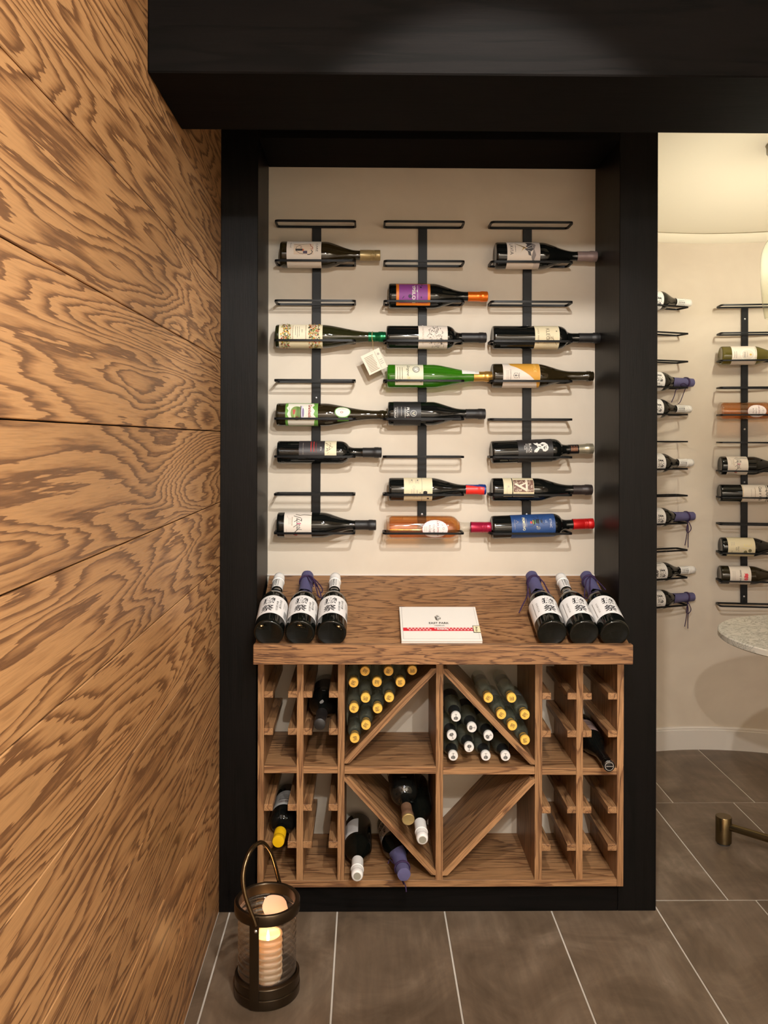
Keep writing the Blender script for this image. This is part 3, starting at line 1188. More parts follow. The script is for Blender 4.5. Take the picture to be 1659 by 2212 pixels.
rack_bottle('wine_bottle', 'slender brown bottle with a green and white vineyard label and round neck seal', 0, 5, 598.3, 836, 'flute', 24.6, G_BROWN,
            [(20, 89.5, -90, 90, GRN)], None, marks, extra=seal_extra, nr=0.0135)

marks = lines(56, 56, -24, 4, 1, 1.2, GREY) + lines(73, 79, -28, -2, 2, 2.0, ink(170, 40, 40)) + lines(84, 84, -26, 0, 1, 1.2, ink(110, 40, 40)) + [('t', 'STA', 94, -8, 3.4, {'rot': 0}, WHT)]
for i in range(26):
    v, u = random.uniform(105, 116), random.uniform(-24, 0)
    marks.append(('l', [(v, u), (v + random.uniform(-3, 3), u + random.uniform(-4, 4))], 0.5, GREY))
marks.append(('l', [(103, -22), (112, -16), (119, -12), (112, -6), (104, -3)], 0.6, ink(90, 80, 60)))
rack_bottle('wine_bottle', 'black bordeaux bottle with a charcoal label, red print and a cream band', 0, 6, 600.2, 824, 'bordeaux', 24.5, G_BLACK,
            [(47, 102, -88, 14, mat('label_charcoal', srgb(44, 40, 42), 0.45)), (102, 127, -88, 14, mat('label_ivory', srgb(228, 214, 180), 0.6))], (183, cap_mat('black', 22, 20, 20, 0.5, 0.1), 'foil'), marks)


def zulu_marks():
    return [('t', 'Zunal', 48, -5, 11.5, {'wid': 25, 'bold': 0.0, 'skew': 0.1}, K_), ('r', 43, 52, -6.5, -4.6, ink(180, 70, 110)), ('l', [(52, -18), (40, -22), (36, -24)], 1.3, K_), ('l', [(46, -14), (37, -9)], 1.1, K_), ('l', [(45, -4), (36, 2)], 1.1, K_),
            ('l', [(46, 6), (40, 12), (36, 18), (36, 21)], 1.4, K_), ('e', 40.3, 19, 3.9, 3.9, ink(176, 44, 48)), ('e', 41, 19, 1.8, 1.8, ink(206, 110, 100)), ('t', 'VINAREDAE', 33, -11, 2.6, {'wid': 19}, TAN),
            ('l', [(40, -28), (50, -25), (58, -27), (74, -25)], 1.4, ink(70, 70, 56)), ('l', [(18, 27), (26, 25), (34, 27), (44, 24)], 0.9, ink(80, 84, 64)), ('l', [(22, -24), (24, -18)], 0.6, PALEGREY)] + lines(26, 29, -18, -4, 2, 0.8, PALEGREY) + lines(21, 21, 6, 24, 1, 0.6, PALEGREY)


rack_bottle('wine_bottle', 'dark burgundy bottle, white gothic-lettered label with a red dot, bottom of left rack', 0, 8, 600, 812, 'burgundy', 27.3, G_BLACK,
            [(15.7, 74, -96, 96, LABW)], (167, cap_mat('black', 22, 20, 20, 0.5, 0.1), 'foil'), zulu_marks())

# --- middle rack
PUR = ink(134, 62, 140)
DBL = ink(46, 30, 66)
marks = [('r', 21.7, 82.6, -27, 19, PUR), ('t', 'YPSILON', 53, -1.5, 7.2, {'wid': 42, 'bold': 0.03}, WHT), ('e', 68, -16, 2.2, 2.4, DBL), ('e', 70.5, -22.5, 1.4, 1.4, K_), ('e', 45, 4.5, 4, 4, DBL), ('p', [(28, 9), (31, 5), (33, 4), (31, 8), (28, 10)], DBL), ('e', 69, 7, 1.5, 2, DBL)] + lines(61, 61, -22, 18, 1, 2.0, ink(196, 170, 204)) + [('l', [(60, -9), (60, -4)], 2.2, WHT)]
rack_bottle('wine_bottle', 'dark bottle with a purple label edged in orange and an orange capsule', 1, 2, 839.5, 1053, 'burgundy', 27.0, G_BLACK,
            [(15.6, 88.3, -62, 56, mat('label_orange', srgb(222, 124, 34), 0.5))], (171, cap_mat('orange', 226, 110, 20, 0.3, 0.5), 'foil'), marks)

marks = [('t', 'CHATEAU', 77.5, -11, 3.4, {'wid': 25}, TAN), ('t', "D'AU", 77.5, 11, 3.4, {'wid': 13}, TAN)]
for i in range(150):
    v, u = random.uniform(87, 121), random.uniform(-27, 27)
    if (v - 104) ** 2 / 320 + u * u / 720 < 1.0:
        a = random.random() * 6.3
        marks.append(('l', [(v, u), (v + 1.5 * math.cos(a), u + 1.6 * math.sin(a)), (v + 2.4 * math.cos(a + 0.8), u + 2.6 * math.sin(a + 0.8))], random.uniform(0.4, 0.9), K_))
marks += lines(122, 122, 16, 26, 1, 0.9, TAN)
rack_bottle('wine_bottle', 'dark bordeaux bottle with a pink-white label of scribbled black figures, middle rack', 1, 3, 835, 1050, 'bordeaux', 25.0, G_BLACK,
            [(67.7, 130, -92, 92, LABW)], (162, cap_mat('black', 22, 20, 20, 0.5, 0.1), 'foil'), marks)

marks = [('t', 'Engoe', 44, -12, 7.5, {'wid': 26, 'skew': 0.3}, K_), ('t', 'Bin', 46, 9, 6, {'wid': 12, 'skew': 0.3}, ink(200, 190, 120)), ('e', 61.5, -14, 7.6, 8.2, ink(76, 76, 74)), ('e', 61.5, -14, 6.6, 7.2, ink(186, 184, 170)), ('p', [(59, -18), (65, -17), (65, -10), (59, -10)], ink(230, 228, 220)), ('l', [(58, -18), (66, -14), (58, -9)], 0.8, K_)] + lines(22, 32, -19, 14, 3, 1.2, ink(110, 100, 80), 10) + [('r', 19, 22, 12, 14.5, ink(110, 110, 60)), ('r', 70, 74, 12, 14.5, ink(110, 110, 60))]


def strip_extra(t, prof, L):
    it = [('r', 161, 198, -16, -4.5, WHT), ('r', 164, 168, -13, -10, K_), ('r', 164, 168, -9, -7, K_), ('e', 184, -8, 2, 2, ink(50, 130, 130))] + [('r', v, v + 1.6, -9, -8, GREY) for v in range(172, 196, 3)] + [('r', v, v + 1.6, -12, -11.2, PALEGREY) for v in range(172, 196, 3)]

    def surf(u, v, e):
        R0 = rad_at(prof, v)
        return ((R0 + e) * math.sin(u / R0), -(R0 + e) * math.cos(u / R0), v)
    o_ = ob('neck_strip', print_mesh(it, surf, KP, 0.0011), t)
    o_['label'] = 'white paper seal strip'


rack_bottle('wine_bottle', 'bright green slender bottle with a cream label and gold foil neck', 1, 4, 836, 1062.5, 'flute', 25.3, G_GREEN,
            [(17, 77, -70, 52, mat('label_cream2', srgb(220, 214, 186), 0.55))], (187, cap_mat('goldfoil', 196, 150, 76, 0.3, 0.75), 'foil'), marks, extra=strip_extra)

marks = [('t', 'PLUS', 42, -3.5, 6.0, {'wid': 19, 'bold': 0.01}, WHT), ('t', '+', 42, 11, 4.0, {'bold': 0.05}, ink(204, 90, 80)), ('e', 54, 0, 7, 7, ink(178, 178, 176)), ('e', 54, 0, 6, 6, ink(96, 96, 96)), ('l', [(56, -3), (51.5, 0.5), (57.5, 3.2)], 1.2, ink(226, 220, 190)), ('t', 'TOURIGA', 15, -1, 4.2, {'wid': 23}, WHT)] + lines(20, 36, -14, 12, 3, 1.2, ink(170, 166, 160), 8) + lines(36, 36, -9, 6, 1, 1.2, WHT)
rack_bottle('wine_bottle', 'all-black bottle with a matt black label, silver disc and a red plus', 1, 5, 838, 1048, 'burgundy', 25.7, G_BLACK,
            [(11.6, 70, -96, 96, BLKLAB)], (168, cap_mat('black', 22, 20, 20, 0.5, 0.1), 'foil'), marks)

marks = [('t', 'CHIANTI', 53, 4, 5.6, {'wid': 27}, ink(176, 166, 150)), ('r', 69.8, 70.5, -36, 36, ink(150, 140, 126)), ('p', [(72.5, 6), (73.5, 2.5), (78, 1.5), (81.5, 3), (81.5, 9), (78, 10.5), (73.5, 9.5)], K_), ('e', 66, 6, 0.8, 1.3, K_), ('p', [(81, 18), (85, 18), (86, 21), (84, 23), (81, 22)], K_), ('r', 60, 62, -25, -22, K_), ('r', 48, 49.5, -25, -22, K_)] + lines(43, 50, -25, -13, 3, 0.9, PALEGREY, 3) + lines(57, 63, -25, -13, 3, 0.9, PALEGREY, 3) + lines(60, 60, 0, 16, 1, 1.6, PALEGREY) + lines(48, 48, -2, 10, 1, 0.8, PALEGREY) + lines(38, 41, 6, 12, 2, 0.7, PALEGREY)


def two_tone(t, prof, L):
    z0, z1 = 166 * KP, L + 0.0006
    m_ = MB()
    R = [(rad_at(prof, z0 + (L - 0.03 - z0) * i / 5) + 0.0011, z0 + (L - 0.03 - z0) * i / 5) for i in range(6)] + [(0.0156, L - 0.0235), (0.0171, L - 0.021), (0.0171, L - 0.010), (0.0168, L - 0.006)]
    n = 18
    rows = []
    for r_, z in R:
        s = (z - z0) / (L - z0)
        a0 = math.radians(-62 + 38 * s)
        a1 = math.radians(70 - 6 * s)
        rows.append([m_.bm.verts.new((r_ * math.sin(a0 + (a1 - a0) * i / n), -r_ * math.cos(a0 + (a1 - a0) * i / n), z)) for i in range(n + 1)])
    for A_, B_ in zip(rows, rows[1:]):
        for i in range(n):
            m_.bm.faces.new((A_[i], A_[i + 1], B_[i + 1], B_[i]))
    o_ = ob('capsule_band', m_.mesh('capsule_band', cap_mat('scarlet', 222, 44, 34, 0.4, 0.1), 40), t)
    o_['label'] = 'red diagonal band on the blue capsule'


rack_bottle('wine_bottle', 'dark bottle with a plain cream label and a red and blue capsule', 1, 7, 839.8, 1049, 'burgundy', 25.0, G_BLACK,
            [(31.8, 92.6, -96, 96, CREAM)], (166, cap_mat('blue', 20, 50, 120, 0.4, 0.2), 'foil'), marks, extra=two_tone)


def wine_fill(t, prof, L):
    z1 = 0.70 * L
    pr = [(0, 0.012), (prof[6][0] * 0.80, 0.010), (prof[6][0] * 0.94, 0.016)]
    for i in range(25):
        z = 0.02 + (z1 - 0.02) * i / 24
        pr.append((rad_at(prof, z) * 0.945, z))
    pr.append((0, z1 + 0.002))
    m_ = MB(); m_.lathe(pr, 40)
    o_ = ob('wine', m_.mesh('wine', G_ROSE, 50), t)
    o_['label'] = 'amber rosé wine filling the clear bottle'


def rose_marks():
    R_ = ink(130, 40, 56)
    return [('e', 104, 2, 28.2, 21.2, ink(150, 70, 84)), ('e', 104, 2, 27.4, 20.5, ink(234, 222, 218)), ('t', 'Les', 111, -10, 6.2, {'wid': 10, 'skew': 0.3}, R_), ('t', 'Jamelles', 110, 7, 6.6, {'wid': 21, 'skew': 0.3}, R_), ('t', 'CLAIR', 101.5, 1, 4.0, {'wid': 18}, ink(96, 72, 78)), ('t', 'de', 97, 1, 2.0, {}, ink(96, 72, 78)), ('t', 'ROSÉ', 93, 1, 5.0, {'wid': 15}, ink(96, 72, 78)),
            ('e', 122, 0, 2.2, 3.0, ink(150, 140, 142)), ('e', 122, 0, 1.3, 2.0, ink(234, 222, 218)), ('l', [(118, -8), (121, -6)], 0.7, GREY), ('l', [(119, 9), (122, 7)], 0.7, GREY)] + lines(82, 86, -4, 6, 2, 1.0, PALEGREY)


rack_bottle('wine_bottle', 'amber rosé bottle with an oval white label and raspberry cap, bottom of middle rack', 1, 8, 834, 1060, 'bordeaux', 25.3, G_FLINT,
            [], (183, cap_mat('raspberry', 158, 22, 58, 0.3, 0.4), 'screw'), rose_marks(), extra=wine_fill)

# --- right rack
GOLD = ink(214, 180, 92, 0.3, 0.6)
DG = ink(62, 60, 62)
marks = [('t', 'LAVIA', 32, -10, 7.2, {'wid': 28}, K_), ('p', [(62, -30), (66, -20), (62, -16), (66, -12), (60, -8), (66, -4), (68, 4), (74, 6), (72, -2), (80, -10), (76, -16), (80, -24), (76, -30)], DG), ('r', 80, 93, -36, 36, ink(196, 184, 176)), ('p', [(76, -30), (84, -20), (80, -8), (84, 4), (80, 14), (86, 22), (78, 22), (74, 8), (78, -6)], ink(120, 112, 110)),
         ('p', [(65, -11), (58, -15), (52, -2), (50, 0), (58, -10)], GOLD), ('p', [(64, -8), (38, -24), (40, -24), (60, -14)], ink(120, 100, 70)), ('l', [(64, -12), (76, -20)], 0.7, WHT), ('l', [(65, -10), (78, -12)], 0.7, WHT), ('l', [(66, -6), (76, -2)], 0.7, WHT), ('l', [(52, 18), (55, 21), (60, 21), (66, 18)], 0.7, PALEGREY)] + lines(40, 40, -18, -2, 1, 1.2, GREY)
rack_bottle('wine_bottle', 'dark burgundy bottle with a white and gold label, taupe capsule, top of right rack', 2, 1, 1068.8, 1289, 'burgundy', 28.6, G_BLACK,
            [(22.6, 93, -92, 92, LABW)], (178, cap_mat('taupe', 140, 120, 116, 0.5, 0.2), 'foil'), marks)

marks = [('t', 'KLEO', 116, -5.5, 7.6, {'wid': 27}, ink(80, 70, 56)), ('t', 'LUIGI', 95.5, -12, 3.2, {'wid': 13}, ink(110, 96, 76)), ('t', 'MAFFINI', 95.5, 7, 3.2, {'wid': 18}, ink(110, 96, 76)), ('e', 134.5, -11.5, 1.6, 1.2, ink(80, 70, 56))]
for i in range(10):
    marks.append(('l', [(106 + i * 2.6, 20 - abs(i - 5) * 0.5), (112 + i * 1.6, 8 - i), (120 + i, -2 + i * 1.2), (128 + i * 0.8, 6 + i * 1.4), (136, 18)], 0.5, ink(150, 134, 106)))
rack_bottle('wine_bottle', 'dark bordeaux bottle with a yellowed cream label high on its body, right rack', 2, 3, 1063, 1296.5, 'bordeaux', 25.2, G_BLACK,
            [(88.5, 141, -92, 92, CREAM)], (187, cap_mat('black', 22, 20, 20, 0.5, 0.1), 'foil'), marks)

YEL = ink(206, 150, 52)
marks = [('p', [(34, -38), (38, -24), (46, -20), (53, -16), (65, -8), (77, 0), (86, 8), (93, 17), (96, 36), (100, 36), (100, -38)], YEL), ('t', 'JOYCE', 88.5, -20, 7, {'wid': 28}, ink(232, 196, 120)), ('t', 'CHARDONNAY', 37, 1, 3.2, {'wid': 28}, GREY), ('l', [(45, -4), (52, -4), (54, 1), (52, 6), (45, 6), (43, 1), (45, -4)], 0.8, K_), ('l', [(44, 1), (54, 1)], 0.8, K_), ('r', 55, 56, -5, 7, GREY), ('r', 47, 49, -1, 3, K_)] + lines(29, 32, -10, 14, 2, 0.9, PALEGREY, 5)
rack_bottle('wine_bottle', 'brown-black bottle with a white and mustard diagonal label and bare neck', 2, 4, 1062, 1281.6, 'burgundy', 26.0, G_BROWN,
            [(21, 100.3, -92, 92, LABW)], None, marks)

marks = [('t', 'BLACK', 81, -7, 5.6, {'wid': 21}, WHT), ('t', 'MOUNTAIN', 72.5, -7, 2.4, {'wid': 20}, WHT), ('r', 75.4, 76.0, -17, 3, WHT), ('t', 'PLUM', 69, -8, 2.2, {'wid': 9}, WHT),
         ('p', [(88, -18), (93, -17), (97, -19), (99, -15), (103, -16), (108, -20), (113, -19), (118, -14), (120, -7), (118, -1), (113, 2), (108, 1), (106, -4), (101, -5), (99, -2), (95, 3), (92, 3), (90, 2), (89, 4), (89, -1), (93, -5), (97, -7), (95, -12), (91, -14)], WHT), ('e', 107, -12, 2.4, 1.6, K_), ('e', 112, -6, 3.0, 3.0, K_), ('e', 113, -5.5, 1.6, 1.8, WHT), ('l', [(98, -10), (104, -8)], 1.4, K_), ('l', [(103, -14), (112, -13)], 0.9, K_), ('l', [(115, -12), (116, -4)], 0.8, K_)]


def foil_extra(t, prof, L):
    o_ = ob('neck_foil', arc_label(prof, 168 * KP, 188 * KP, -PI, PI, mat('foil_black', srgb(26, 22, 22), 0.3, 0.4), 28, 0.0006, 4), t)
    it = [('r', 172 + 3 * i, 173.6 + 3 * i, -8 + (i % 2) * 2, 4, ink(150, 104, 78, 0.3, 0.6)) for i in range(5)]

    def surf(u, v, e):
        R0 = rad_at(prof, v)
        return ((R0 + e) * math.sin(u / R0), -(R0 + e) * math.cos(u / R0), v)
    ob('print', print_mesh(it, surf, KP, 0.0011), o_)


rack_bottle('wine_bottle', 'black bottle with a white dog head on a black label and pewter cap, tilted up', 2, 6, 1060.7, 1281, 'bordeaux', 24.5, G_BLACK,
            [(55, 130, -92, 92, BLKLAB)], (189, cap_mat('pewter', 158, 150, 128, 0.35, 0.6), 'foil'), marks, tilt=0.040, extra=foil_extra, dz=0.0015)

BRN = ink(110, 78, 66)
marks = [('r', 44, 87, -25, 3.5, BRN), ('t', 'A', 66, -10, 26, {'wid': 34, 'rot': -62}, ink(230, 216, 194))]
random.seed(5)
for i in range(40):
    v, u, a = random.uniform(47, 84), random.uniform(-23, 2), random.random() * 6.3
    s = random.uniform(1.5, 3)
    marks.append(('l', [(v + s * math.cos(a + q) * (1 - q / 7), u + s * math.sin(a + q) * (1 - q / 7)) for q in (0, 1, 2, 3, 4)], 0.8, ink(222, 206, 184)))
marks += [('t', '2021', 52, 8.6, 3.0, {'rot': -90, 'wid': 13}, GREY), ('e', 33, -8, 2.0, 2.4, PALEGREY), ('e', 33, -8, 1.4, 1.7, ink(222, 208, 172)), ('l', [(30, -7), (30, 10)], 0.5, PALEGREY)]
rack_bottle('wine_bottle', 'dark burgundy bottle with a two-strip cream label bearing an ornate brown initial', 2, 7, 1061.5, 1278.5, 'burgundy', 25.0, G_BLACK,
            [(22.7, 41, -88, 33, CREAM), (43, 87.8, -88, 33, CREAM)], (176, cap_mat('darkbrown', 46, 38, 36, 0.45, 0.3), 'foil'), marks)

marks = [('t', 'PRIMITIVO', 66.5, -8, 5.8, {'wid': 30, 'bold': 0.02}, ink(226, 216, 170)), ('l', [(72, -20), (72, 0)], 0.6, PALEGREY), ('e', 82, -10, 2.0, 3.0, ink(196, 60, 56)), ('e', 88, -11, 4.0, 5.5, K_), ('r', 85.5, 87, -15, -7, ink(190, 180, 80)), ('r', 90, 91.5, -15, -7, ink(60, 140, 90)), ('e', 97, -12, 6.0, 5.0, ink(20, 26, 34)), ('e', 104, -12, 3.0, 3.4, ink(30, 40, 60)), ('r', 100, 101.4, -15, -8, ink(70, 120, 170)),
         ('l', [(94, -16), (88, -22), (84, -22)], 0.7, K_), ('l', [(98, -17), (98, -24), (96, -27)], 0.7, K_), ('l', [(103, -15), (108, -20)], 0.7, K_), ('l', [(90, -6), (84, -2), (78, -2)], 0.7, K_), ('l', [(98, -7), (98, 0)], 0.7, K_), ('l', [(104, -9), (110, -5)], 0.7, K_), ('e', 97, 2.5, 4.5, 3.5, ink(110, 116, 130)), ('e', 94, -1, 1.4, 1.2, ink(190, 180, 150)),
         ('t', 'ETNIC', 124, -7, 4.2, {'wid': 19}, ink(200, 200, 204)), ('t', 'LE', 114.5, -11, 4.0, {'wid': 6}, ink(170, 178, 196)), ('l', [(50, -9), (55, -12), (50, -15)], 0.8, PALEGREY)] + lines(47, 47, -18, 4, 1, 0.7, PALEGREY)
rack_bottle('wine_bottle', 'dark bottle with a royal blue insect label and red screw cap, bottom of right rack', 2, 8, 1061.5, 1281, 'bordeaux', 24.8, G_BLACK,
            [(40, 134, -98, 98, mat('label_blue', srgb(34, 66, 118), 0.5))], (176, cap_mat('red', 196, 26, 26, 0.35, 0.35), 'screw'), marks, tilt=0.040, dz=0.0015)


# ================================================================== SAKE BOTTLES
LABS = mat('label_rice', srgb(226, 222, 218), 0.7)
SINK = mat('brush_ink', srgb(22, 20, 22), 0.7)
CAPW = mat('cap_white', srgb(228, 224, 218), 0.45)
WRAP = mat('wrap_purple', srgb(80, 76, 112), 0.8)
CORD = mat('cord_purple', srgb(44, 22, 62), 0.8)
SR, SLN = 0.0408, 0.298


def column(s, v, u, h, step, mm):
    return [('t', c, v - i * step, u, h, {}, mm) for i, c in enumerate(s)]


def sake_marks():
    it = [('t', '獺', 0.102, 0.001, 0.028, {'bold': 0.012, 'skew': 0.12, 'wid': 0.036}, SINK), ('t', '祭', 0.065, 0.0, 0.030, {'bold': 0.012, 'skew': 0.1, 'wid': 0.036}, SINK), ('r', 0.0835, 0.0845, -0.012, 0.008, PALEGREY)]
    it += column('純米大吟醸', 0.110, 0.036, 0.0070, 0.0085, SINK)
    it += column('磨き二割三分', 0.098, 0.0265, 0.0062, 0.0078, SINK)
    it += [('r', 0.045, 0.112, -0.046 + 0.0035 * i, -0.0445 + 0.0035 * i, GREY) for i in range(1)]
    it += column('日本酒山口県', 0.098, -0.033, 0.0052, 0.0075, GREY)
    it += [('r', 0.046 + 0.0, 0.075, 0.052 + 0.0018 * i, 0.0528 + 0.0018 * i, K_) for i in range(8)]
    it += [('r', 0.084 + 0.0045 * i, 0.0865 + 0.0045 * i, 0.048, 0.0495, GREY) for i in range(6)] + [('r', 0.084 + 0.0045 * i, 0.0865 + 0.0045 * i, 0.054, 0.0555, PALEGREY) for i in range(6)]
    return it


def neck_marks():
    it = [('r', 0.222, 0.258, -0.0078, -0.0066, SINK), ('r', 0.222, 0.258, 0.0066, 0.0078, SINK)]
    it += column('獺祭純米', 0.254, 0.0, 0.0072, 0.0088, SINK)
    return it


SAKE = {}


def sake(label, M, wrapped=False, cord='loop', group=None, name='sake_bottle'):
    t = thing(name, label, 'bottle', M, group)
    if 'prof' not in SAKE:
        prof = smooth_profile('sake', SR, SLN, 0.0148)
        SAKE['prof'] = prof
        m_ = MB(); m_.lathe(prof, 48)
        SAKE['glass'] = m_.mesh('glass_body', G_SAKE, 50)
        SAKE['label'] = arc_label(prof, 0.040, 0.128, math.radians(-118), math.radians(118), LABS, 40)

        def surf(u, v, e):
            R0 = rad_at(prof, v)
            return ((R0 + e) * math.sin(u / R0), -(R0 + e) * math.cos(u / R0), v)
        SAKE['print'] = print_mesh(sake_marks(), surf, 1.0)
        m_ = MB()
        R = 0.0166
        pr = [(R, 0.218), (R, 0.262), (R * 1.10, 0.2635), (R * 1.10, 0.2665), (R * 1.0, 0.268)]
        for q in (0.272, 0.277, 0.282):
            pr += [(R * 1.02, q), (R * 0.99, q + 0.001), (R * 1.02, q + 0.002)]
        pr += [(R * 1.0, SLN - 0.008), (R * 0.93, SLN), (R * 0.80, SLN + 0.0025), (R * 0.62, SLN + 0.003)]
        m_.lathe(pr, 32)
        m_.lathe([(R * 0.62, SLN + 0.003), (R * 0.60, SLN + 0.0022), (0, SLN + 0.0022)], 32, None, 1)
        SAKE['cap'] = m_.mesh('cap', [CAPW, mat('cap_disc', srgb(170, 166, 150), 0.3, 0.4)], 40)
        SAKE['capprint'] = print_mesh(neck_marks(), lambda u, v, e: ((R + e) * math.sin(u / R), -(R + e) * math.cos(u / R), v), 1.0, 0.0003, 0.004)
        # paper wrap: folded faceted sleeve with a pointed lower hem
        m_ = MB()
        n = 18
        rows = []
        for z, rr in ((0.186, 0.0222), (0.200, 0.0205), (0.240, 0.0192), (0.285, 0.0186), (0.305, 0.0180)):
            ring = []
            for i in range(n):
                a = 2 * PI * i / n
                zz = z
                if z < 0.19:
                    zz = z + 0.012 * abs(((i / n * 3) % 1) - 0.5) * 2
                r_ = max(rr, rad_at(prof, min(zz, SLN - 0.001)) + 0.0012) * (1.0 + 0.035 * (1 if i % 3 == 0 else 0))
                ring.append(m_.bm.verts.new((r_ * math.cos(a), r_ * math.sin(a), zz)))
            rows.append(ring)
        for A_, B_ in zip(rows, rows[1:]):
            for i in range(n):
                m_.bm.faces.new((A_[i], A_[(i + 1) % n], B_[(i + 1) % n], B_[i]))
        c = m_.bm.verts.new((0, 0, 0.310))
        for i in range(n):
            m_.bm.faces.new((rows[-1][i], rows[-1][(i + 1) % n], c))
        SAKE['wrap'] = m_.mesh('paper_wrap', WRAP, 35)
    ob('glass_body', SAKE['glass'], t)
    lo = ob('label', SAKE['label'], t)
    ob('print', SAKE['print'], lo)
    if not wrapped:
        c_ = ob('cap', SAKE['cap'], t)
        ob('print', SAKE['capprint'], c_)
    else:
        ob('paper_wrap', SAKE['wrap'], t)
    return t


def cord_on(t, hang, strands, seed=1, z=0.268):
    """two turns of cord round the wrap, and loose strands given as local point lists"""
    m_ = MB()
    r = 0.0212
    for dz_ in (0.0, 0.0042):
        m_.tube([(r * math.cos(a), r * math.sin(a), z + dz_ + 0.003 * math.sin(a + seed)) for a in [2 * PI * i / 24 for i in range(24)]], 0.0021, 6, closed=True)
    for pts in strands:
        P_ = [Vector(p) for p in pts]
        fine = []
        for i in range(len(P_) - 1):
            p0, p1, p2, p3 = P_[max(i - 1, 0)], P_[i], P_[i + 1], P_[min(i + 2, len(P_) - 1)]
            for q in range(6):
                s = q / 6
                fine.append(0.5 * ((2 * p1) + (p2 - p0) * s + (2 * p0 - 5 * p1 + 4 * p2 - p3) * s * s + (3 * p1 - p0 - 3 * p2 + p3) * s ** 3))
        fine.append(P_[-1])
        m_.tube(fine, 0.0017, 6)
    ob('cord', m_.mesh('cord', CORD, 60), t)


def on_slope(px, roll, lean=0.0, lift=0.0):
    n = SN
    base = pf + SL * 0.001 + n * (SR + 0.0006 + lift)
    x = P(px, 1368, base.y).x
    ax = (SL + Vector((lean, 0, 0))).normalized()
    return frame(ax, SN, Vector((x, base.y, base.z)), math.radians(roll))


grpL = 'sake bottles lying on the sloping counter'
sake('white-capped rice wine bottle at the far left end of the sloping counter', on_slope(580.5, -14), False, group=grpL)
t = sake('purple-wrapped rice wine bottle between two white-capped ones, left end of the counter', on_slope(648, -4), True, group=grpL)
cord_on(t, None, [[(0.006, -0.021, 0.268), (0.020, -0.022, 0.255), (0.034, -0.016, 0.225), (0.046, -0.006, 0.190), (0.047, 0.002, 0.178), (0.040, -0.004, 0.182), (0.034, -0.012, 0.205), (0.024, -0.020, 0.245), (0.008, -0.0215, 0.268)],
                  [(0.008, -0.021, 0.270), (0.030, -0.014, 0.250), (0.050, -0.004, 0.218), (0.046, 0.002, 0.206), (0.036, -0.008, 0.222), (0.010, -0.021, 0.266)],
                  [(0.004, -0.0215, 0.266), (0.012, -0.0225, 0.240), (0.026, -0.021, 0.205)]], 1)
sake('white-capped rice wine bottle, right one of the three at the left end of the counter', on_slope(716, -10), False, group=grpL)
t = sake('purple-wrapped rice wine bottle nearest the white box, its cord trailing left', on_slope(1193, 6), True, group=grpL)
cord_on(t, None, [[(-0.006, -0.0215, 0.268), (-0.021, -0.012, 0.255), (-0.026, -0.002, 0.225), (-0.034, 0.010, 0.195), (-0.050, 0.024, 0.165), (-0.062, 0.0310, 0.140)],
                  [(-0.008, -0.0215, 0.268), (-0.024, -0.008, 0.245), (-0.027, 0.004, 0.205), (-0.024, 0.012, 0.190)],
                  [(0.004, -0.0215, 0.270), (0.020, -0.015, 0.256), (0.030, -0.008, 0.220), (0.034, -0.004, 0.196), (0.028, -0.010, 0.204), (0.022, -0.018, 0.240)]], 2)
sake('white-capped rice wine bottle between two purple-wrapped ones, right end of the counter', on_slope(1262, 4), False, group=grpL)
t = sake('purple-wrapped rice wine bottle at the far right end of the counter against the post', on_slope(1328.5, 4, -0.012), True, group=grpL)
cord_on(t, None, [[(0.002, -0.0215, 0.268), (-0.016, -0.018, 0.250), (-0.028, -0.006, 0.215), (-0.034, 0.004, 0.190), (-0.026, 0.002, 0.182), (-0.018, -0.012, 0.205), (-0.002, -0.022, 0.262)],
                  [(0.002, -0.0215, 0.268), (0.014, -0.021, 0.245), (0.026, -0.016, 0.215), (0.030, -0.014, 0.205)], [(0.0, -0.0215, 0.266), (-0.012, -0.0215, 0.230), (-0.020, -0.016, 0.190), (-0.022, -0.014, 0.170)]], 3)


# ================================================================== CIGAR BOX
BT = 0.020
bx0, bx1 = P(867, 1386, 2.268).x, P(1042, 1386, 2.268).x
bd = 0.166
bc = pf + SL * 0.0012
Mb = Matrix(((1, 0, 0, (bx0 + bx1) / 2), (0, SL.y, SN.y, bc.y + SN.y * 0.0004), (0, SL.z, SN.z, bc.z + SN.z * 0.0004), (0, 0, 0, 1)))
hw = (bx1 - bx0) / 2
box = thing('cigar_box', 'flat white cigar box with a red patterned band lying on the counter', 'box', Mb)
CARD = mat('box_white', srgb(226, 220, 210), 0.55)
m = MB()
m.box(-hw, hw, 0.0, bd, 0.0, BT - 0.006, bev=0.0006)
ob('box_base', m.mesh('box_base', CARD), box)
m = MB(); m.box(-hw, hw, 0.0, bd, BT - 0.0055, BT, bev=0.0008)
lid = ob('lid', m.mesh('lid', CARD), box)
RED = ink(196, 30, 44)
it = [('r', 0.044, 0.060, -hw + 0.007, hw - 0.014, RED), ('l', [(0.005, -hw + 0.0062), (bd - 0.003, -hw + 0.0062)], 0.0007, GREY), ('l', [(0.005, hw - 0.006), (bd - 0.003, hw - 0.006)], 0.0007, PALEGREY), ('l', [(0.006, -hw + 0.006), (0.006, hw - 0.005)], 0.0007, PALEGREY)]
for sgn, n0 in ((-1, 0), (1, 0)):
    for i in range(8):
        for j in range(2):
            u = sgn * (0.024 + 0.0095 * i + 0.0048 * j) - 0.004
            if abs(u) > hw - 0.016:
                continue
            v = 0.0486 + 0.0068 * j
            it.append(('p', [(v, u - 0.0036), (v + 0.0024, u), (v, u + 0.0036), (v - 0.0024, u)], WHT))
            it.append(('p', [(v, u - 0.0014), (v + 0.0009, u), (v, u + 0.0014), (v - 0.0009, u)], RED))
